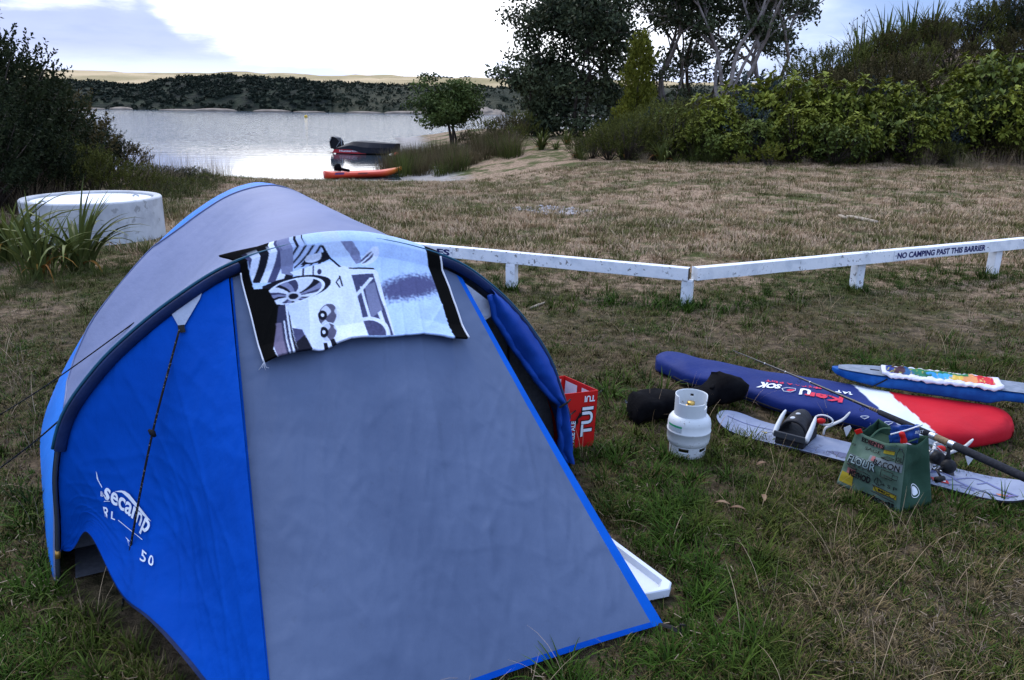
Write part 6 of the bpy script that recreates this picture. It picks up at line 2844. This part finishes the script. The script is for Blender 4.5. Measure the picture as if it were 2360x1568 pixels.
def tree(name, label, cat, group, seed, h, lean, nstem, depth, m_leaf, m_bark, leafn, leafs, clus, spread=.75, up=.5, r0=.14, base_h=.35, low=0, x=0, y=0, sqx=1.0):
    rnd = random.Random(seed)
    q, f = MB(), MB()
    tips = []
    for i in range(nstem):
        a = 2 * PI * i / nstem + rnd.uniform(-.5, .5)
        d_ = (Vector((math.cos(a) * .25, math.sin(a) * .25, 1)) + Vector(lean)).normalized()
        grow(q, tips, rnd, Vector((math.cos(a) * .12 * (nstem > 1), math.sin(a) * .12 * (nstem > 1), 0)), d_, h * base_h, r0 * rnd.uniform(.7, 1), depth, spread, up)
    for _ in range(low):
        a = rnd.uniform(0, 2 * PI)
        tips.append(Vector((math.cos(a) * h * .28 * rnd.random() ** .5, math.sin(a) * h * .28 * rnd.random() ** .5, h * rnd.uniform(.05, .5))))
    for t_ in tips:
        cr = rnd.uniform(*clus)
        tone0 = rnd.uniform(.1, .75)
        for j in range(leafn):
            v_ = rvec(rnd) * (rnd.random() ** .45)
            c_ = t_ + Vector((v_.x * cr * sqx, v_.y * cr * sqx, v_.z * cr * .62))
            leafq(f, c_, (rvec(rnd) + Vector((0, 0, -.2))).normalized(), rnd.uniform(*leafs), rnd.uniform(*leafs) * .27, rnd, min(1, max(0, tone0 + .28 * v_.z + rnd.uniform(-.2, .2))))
    o = thing(name, label, cat, (0, 0, 0), group)
    q.build('trunk', m_bark, o, smooth=True)
    f.build('crown', m_leaf, o)
    o.location = (x, y, H(x, y) - .1)
    return o


def xu(u, y):
    return XU(u, y, H(XU(u, y), y))


TG = 'tall trees beyond the bank'
for i, (u, y, h, ns, dp, lw, mb_, lab, ln, cl) in enumerate((
        (1235, 47, 3.9, 3, 3, 34, m_barkd, 'low dark bushy tree at the left end of the tall trees', 90, (.5, .9)),
        (1320, 46, 7.2, 3, 4, 50, m_barkd, 'dense dark tree at the left of the tall trees, foliage to the ground', 62, (.7, 1.15)),
        (1415, 48, 9.4, 3, 4, 44, m_barkd, 'tall dense tree directly behind the yellow-green conifer', 70, (.75, 1.25)),
        (1530, 49, 9.6, 3, 4, 30, m_barkp, 'tall dark tree between the conifer and the pale trunks', 90, (.7, 1.2)),
        (1660, 45, 9.4, 5, 3, 0, m_barkp, 'open tree with several bare pale trunks', 105, (.6, 1.05)),
        (1600, 53, 11.0, 3, 4, 8, m_barkd, 'dark tree standing behind the pale trunks', 90, (.7, 1.2)),
        (1765, 48, 8.6, 3, 3, 0, m_barkp, 'thin wispy tree at the right end of the tall trees', 45, (.45, .8)))):
    tree('tall_tree', lab, 'tree', TG, 100 + i, h, (-.05, 0, 0), ns, dp, m_gum, mb_, ln, (.16, .32), cl, .72, .55, .16, .36 if dp == 4 else .42, lw, xu(u, y), y)
tree('shore_tree', 'round-headed tree standing by the water left of the path', 'tree', None, 77, 3.35, (-.16, 0, 0), 4, 3, m_poh, m_barkd, 210, (.12, .23), (.5, .85), 1.05, .18, .10, .42, 0, xu(1040, 45), 45, 1.1)
# columnar conifer
rnd = random.Random(31)
f, q = MB(), MB()
q.tube([(0, 0, 0), (.03, 0, 2.2), (0, .02, 4.5)], [.08, .05, .015], 7)
for i in range(1000):
    k = rnd.random()
    a = rnd.uniform(0, 2 * PI)
    wd = np.interp(k, [0, .15, .5, .85, 1], [1.05, .85, .70, .62, .38]) * rnd.uniform(.4, 1.1) * (1 + .25 * math.sin(k * 17 + a))
    c_ = Vector((math.cos(a) * wd * .8, math.sin(a) * wd * .8, 0.4 + k * 3.9 + .25 * math.sin(a * 2)))
    t_ = rnd.uniform(.15, .9)
    for j in range(9):
        leafq(f, c_ + rvec(rnd) * .10, (Vector((math.cos(a) * .5, math.sin(a) * .5, 1)) + rvec(rnd) * .6).normalized(), rnd.uniform(.09, .17), .030, rnd, min(1, max(0, t_ + rnd.uniform(-.2, .2))))
con = thing('conifer', 'slender yellow-green conifer in front of the tall trees', 'conifer', (0, 0, 0))
q.build('trunk', m_barkd, con, smooth=True)
f.build('crown', m_yell, con)
con.location = (xu(1450, 33), 33, H(xu(1450, 33), 33) - .05)
con.rotation_euler = (0, R(2), 0)

# ---- right bank ---------------------------------------------------------
L_ = ['at the left end of the bank', 'left of the yellow bush', 'behind the yellow bush']
rnd = random.Random(17)


def ordinal(k):
    return ('first', 'second', 'third', 'fourth', 'fifth', 'sixth', 'seventh', 'eighth', 'ninth', 'tenth', 'eleventh', 'twelfth', 'thirteenth', 'fourteenth', 'fifteenth', 'sixteenth', 'seventeenth', 'eighteenth', 'nineteenth', 'twentieth', 'twenty-first', 'twenty-second', 'twenty-third', 'twenty-fourth', 'twenty-fifth', 'twenty-sixth', 'twenty-seventh', 'twenty-eighth', 'twenty-ninth', 'thirtieth')[k]


PH = {'broad': 2.35, 'green': 1.95, 'brown': 1.65, 'grey': 1.25, 'dark': 2.1}


def size_for(u, vtop, y, ph):
    """scale that lets a plant rooted at distance y reach up to picture height vtop"""
    x = xu(u, y)
    return max(.2, (at(u, vtop, y).z - H(x, y)) / ph)


rows = [
    ('broad', [(1570, 235, 28.5), (1622, 222, 27.4), (1690, 190, 28.8), (1735, 262, 26.4), (1792, 172, 28.4), (1850, 168, 29.2), (1905, 176, 27.8), (1965, 262, 25.8), (1915, 272, 25.4), (2010, 186, 28.2), (2070, 192, 29.4), (2125, 200, 28.2), (2180, 165, 29.6), (2235, 122, 30.8), (2300, 100, 30.2), (2375, 130, 29.2), (1640, 285, 26.2), (1590, 268, 26.6), (1680, 300, 25.9), (1820, 245, 26.3), (1870, 225, 27.0), (2050, 240, 26.8), (2095, 262, 26.2), (2160, 228, 27.0), (2215, 185, 28.2), (2265, 215, 27.2), (2340, 205, 27.2)],
     'broad-leaved green shrub along the front of the bank, {} from the left'),
    ('green', [(1325, 308, 28.5), (1358, 288, 27.8), (1398, 275, 27.0), (1440, 265, 26.6), (1478, 245, 27.2), (1545, 235, 26.8), (1510, 222, 28.6), (1450, 248, 29.0), (1420, 258, 31), (1480, 230, 30.5), (1530, 212, 30.0), (1390, 266, 29.8), (1600, 225, 31), (1825, 120, 33), (1870, 98, 34), (1915, 85, 34.5), (1985, 100, 33), (2070, 60, 35.5), (2240, 0, 37), (2140, 300, 26.0), (2360, 260, 26.4), (2190, 320, 25.7), (2010, 70, 36), (2110, 85, 33), (2270, 60, 34.2), (2230, -20, 38.5), (2160, 40, 36)],
     'fine-leaved green shrub on the bank, {} from the left'),
    ('brown', [(1345, 310, 31), (1385, 290, 32.5), (1500, 330, 26.6), (1580, 215, 31.5), (1570, 225, 33), (1720, 185, 32), (1680, 200, 33), (2040, 105, 32.4), (2180, 70, 33.8), (2050, 55, 36), (2140, 25, 37), (2340, 40, 33.4), (2320, -40, 38), (1890, 135, 31), (1960, 130, 31.2), (2300, 300, 26.8), (2080, 140, 31.4), (2390, 0, 36)],
     'brownish heath shrub higher on the bank, {} from the left'),
    ('grey', [(1500, 238, 29.0), (1735, 150, 31.4), (1765, 165, 30.6), (2025, 165, 30.6), (1690, 215, 27.2), (2140, 240, 27.0), (1975, 150, 32), (2290, 120, 31.4)],
     'grey-blue leaved shrub on the bank, {} from the left'),
    ('dark', [(1640, 225, 30), (1760, 215, 29.6), (1960, 205, 29.6), (2080, 235, 27.6), (2170, 220, 27.8), (2240, 200, 27.6), (2330, 180, 27.8), (2400, 90, 31), (2010, 290, 26.8), (1850, 300, 26.7), (2300, -10, 37.5), (2375, -30, 36), (2225, 15, 37.5), (2150, 45, 37.5)],
     'dark fine-leaved bush among the shrubs of the bank, {} from the left'),
]
for kind, lst, lab in rows:
    for k, (u, vt_, y) in enumerate(sorted(lst)):
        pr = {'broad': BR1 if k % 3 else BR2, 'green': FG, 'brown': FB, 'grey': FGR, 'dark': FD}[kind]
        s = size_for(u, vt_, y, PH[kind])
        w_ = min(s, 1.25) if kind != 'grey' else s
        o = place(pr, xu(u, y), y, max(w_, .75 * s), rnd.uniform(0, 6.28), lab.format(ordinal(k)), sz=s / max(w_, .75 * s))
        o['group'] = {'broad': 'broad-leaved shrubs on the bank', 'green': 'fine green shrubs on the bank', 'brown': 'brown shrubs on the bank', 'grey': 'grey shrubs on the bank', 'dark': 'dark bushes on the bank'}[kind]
place(FY, xu(1768, 25.0), 25.0, .85, 1.0, 'bright yellow-green little bush at the foot of the bank')
FY['group'] = 'yellow-green bushes'
place(FY, xu(1700, 25.1), 25.1, .45, 2.0, 'small yellow-green seedling left of the bright yellow-green bush')
for k, (u, y, s, pr) in enumerate(sorted(((1242, 34, .95, FX), (1330, 28.2, .6, FX), (1430, 26.8, .7, FX), (1275, 33.5, .5, FX), (1300, 37, .6, FX2), (1360, 31, .6, FX2), (1400, 29.5, .65, FX), (1520, 26.2, .95, FX), (1500, 27.5, .7, FX2), (1655, 25.8, .55, FX)))):
    place(pr, xu(u, y), y, s, rnd.uniform(0, 6), 'green flax along the path side of the bank, {} from the left'.format(ordinal(k)))['group'] = 'flax along the path'
for k, (u, y, s, pr) in enumerate(sorted(((1890, 33.8, 1.2, FX2), (1940, 34, 1.4, FX), (1975, 36, 1.6, FX2), (2030, 37, 1.6, FX2), (2085, 37.5, 1.6, FX2), (2130, 38.0, 1.6, FX2), (2165, 38.0, 1.6, FX), (1840, 33.5, 1.1, FX)))):
    place(pr, xu(u, y), y, s, rnd.uniform(0, 6), 'flax on the skyline of the bank, {} from the left'.format(ordinal(k)))['group'] = 'flax on the skyline'
for k, (u, y, s) in enumerate(sorted(((1340, 27.4, .75), (1320, 28.5, .6), (1590, 25.4, .6), (1630, 25.5, .85), (1460, 26.6, .6), (1430, 28, .65), (1375, 28.6, .7), (1555, 25.2, .45), (2200, 25.0, .5)))):
    place(TU, xu(u, y), y, s, rnd.uniform(0, 6), 'drooping green tussock at the foot of the bank, {} from the left'.format(ordinal(k)))
for k, (u, y, s) in enumerate(sorted(((2130, 25.6, .9), (2110, 25.9, .8), (2250, 24.2, .8), (2300, 23.6, .8), (2350, 23.2, .8), (1480, 25.3, .5), (1700, 25.2, .45), (2040, 25.2, .4), (2210, 24.6, .6), (1850, 25.0, .4)))):
    place(SG, xu(u, y), y, s, rnd.uniform(0, 6), 'dry straw clump along the foot of the bank, {} from the left'.format(ordinal(k)))
# flax flower stalks against the sky
for k, (u, y, h) in enumerate(((1930, 33.6, 3.2), (1955, 33.6, 3.4), (1832, 33.5, 2.0))):
    o = thing('flower_stalk', ('dead flax flower stalk on the skyline, left one of the pair', 'dead flax flower stalk on the skyline, right one of the pair', 'short dead flower stalk on the skyline left of the pair')[k], 'flower stalk', (xu(u, y), y, H(xu(u, y), y) - .05))
    o['group'] = 'flax flower stalks'
    q = MB()
    z0 = o.location
    q.tube([z0, z0 + Vector((.05, 0, h * .5)), z0 + Vector((.12, 0, h))], [.018, .014, .006], 5)
    q.build('stalk', m_barkd, o)
    for j in range(7):
        q = MB()
        b_ = z0 + Vector((.06 + .06 * j / 7, 0, h * (.6 + .06 * j)))
        e_ = b_ + Vector(((-1) ** j * .14, 0, .10))
        q.tube([b_, e_], .008, 4)
        q.ball(e_, (.025, .02, .04), 6, 4)
        q.build('seed_pod', m_barkd, o)

# ---- point with reeds ------------------------------------------------------
rl = []
for k in range(68):
    y = rnd.uniform(29.2, 41)
    lo = 868 + (y - 29) * 5.0
    u = rnd.uniform(lo, 1175 - (y < 31) * 110)
    if shore_d(xu(u, y), y) > -.3:
        rl.append((u, y))
for k, (u, y) in enumerate(sorted(rl)):
    o = place(RE if rnd.random() < .6 else RE2, xu(u, y), y, rnd.uniform(.75, 1.15), rnd.uniform(0, 6), 'rushes growing thickly on the point between kayak and path')
for k, (u, y, s) in enumerate(((1110, 41, .8), (1160, 42, .95), (1195, 44, .85), (1140, 38, .55), (1180, 37, .6), (1075, 42.5, .6))):
    place(FB if k % 2 else FG, xu(u, y), y, s, rnd.uniform(0, 6), 'scrubby bush right of the shore tree, {} nearest the path'.format(ordinal(5 - k)))['group'] = 'scrub by the shore tree'

# ---- left side -----------------------------------------------------------
ll = [(-60, 0, 12.5), (-15, 30, 13.5), (28, 85, 14.2), (70, 150, 15.5), (100, 205, 16), (145, 245, 15.5), (195, 262, 16.5), (235, 275, 17), (272, 305, 17.5), (10, 190, 12.0), (60, 250, 12.4), (110, 280, 12.8), (160, 300, 13.2), (215, 320, 13.6), (265, 345, 14.0), (320, 362, 14.8), (-40, 200, 11.2), (350, 372, 16.5), (395, 378, 17.5), (440, 385, 18.5), (370, 395, 15.2), (420, 402, 16), (475, 400, 18), (-90, 150, 10.5)]
for k, (u, vt_, y) in enumerate(sorted(ll)):
    pr = FB if k % 9 == 7 else (FG if u > 150 and k % 2 else FD)
    s = size_for(u, vt_, y, PH['dark' if pr is FD else 'brown' if pr is FB else 'green'])
    place(pr, xu(u, y), y, max(s, .45), rnd.uniform(0, 6), 'dark bush behind and beside the concrete tank, {} from the left'.format(ordinal(k)), sz=s / max(s, .45))['group'] = GRP_L
for k, (u, y, s) in enumerate(sorted(((395, 17, .75), (420, 18, .85), (455, 18.5, .8), (485, 19.5, .8), (510, 20.5, .75), (360, 16, 1.0), (330, 15.5, 1.0), (130, 12.4, .7), (60, 11.8, .8)))):
    place(SG, xu(u, y), y, s, rnd.uniform(0, 6), 'dry grass clump among the dark bushes on the left, {} from the left'.format(ordinal(k)))['group'] = 'dry grass on the left'
for k, (u, y, s) in enumerate(sorted(((300, 12.8, .55), (350, 13.4, .6), (400, 14.6, .6), (440, 15.4, .6), (250, 12.4, .6), (480, 17, .6), (345, 11.6, .45), (390, 12.4, .5)))):
    place(TU, xu(u, y), y, s, rnd.uniform(0, 6), 'drooping green tussock right of the concrete tank, {} from the left'.format(ordinal(k)))['group'] = 'tussocks by the tank'
# foreground flax beside the tank
p = G(185, 622)
place(FX, p.x, p.y, .82, .6, 'large flax with orange dead leaves in front of the concrete tank')['group'] = 'flax by the tank'
p = G(95, 640)
place(FX2, p.x, p.y, .6, 2.1, 'smaller flax clump left of the large flax, in front of the tank')['group'] = 'flax by the tank'
p = G(18, 600)
place(FX, p.x, p.y, .95, 3.7, 'flax at the left edge of the picture beside the tank')['group'] = 'flax by the tank'
for k, (u, v, s) in enumerate(((60, 660, .35), (150, 665, .3), (230, 640, .3), (20, 690, .35), (285, 610, .25), (340, 585, .22))):
    p = G(u, v)
    place(TU, p.x, p.y, s, k * 1.3, ('low dark grass tuft under the flax by the tank, {} from the left').format(ordinal((1, 2, 3, 0, 4, 5)[k])))['group'] = 'grass tufts under the flax'
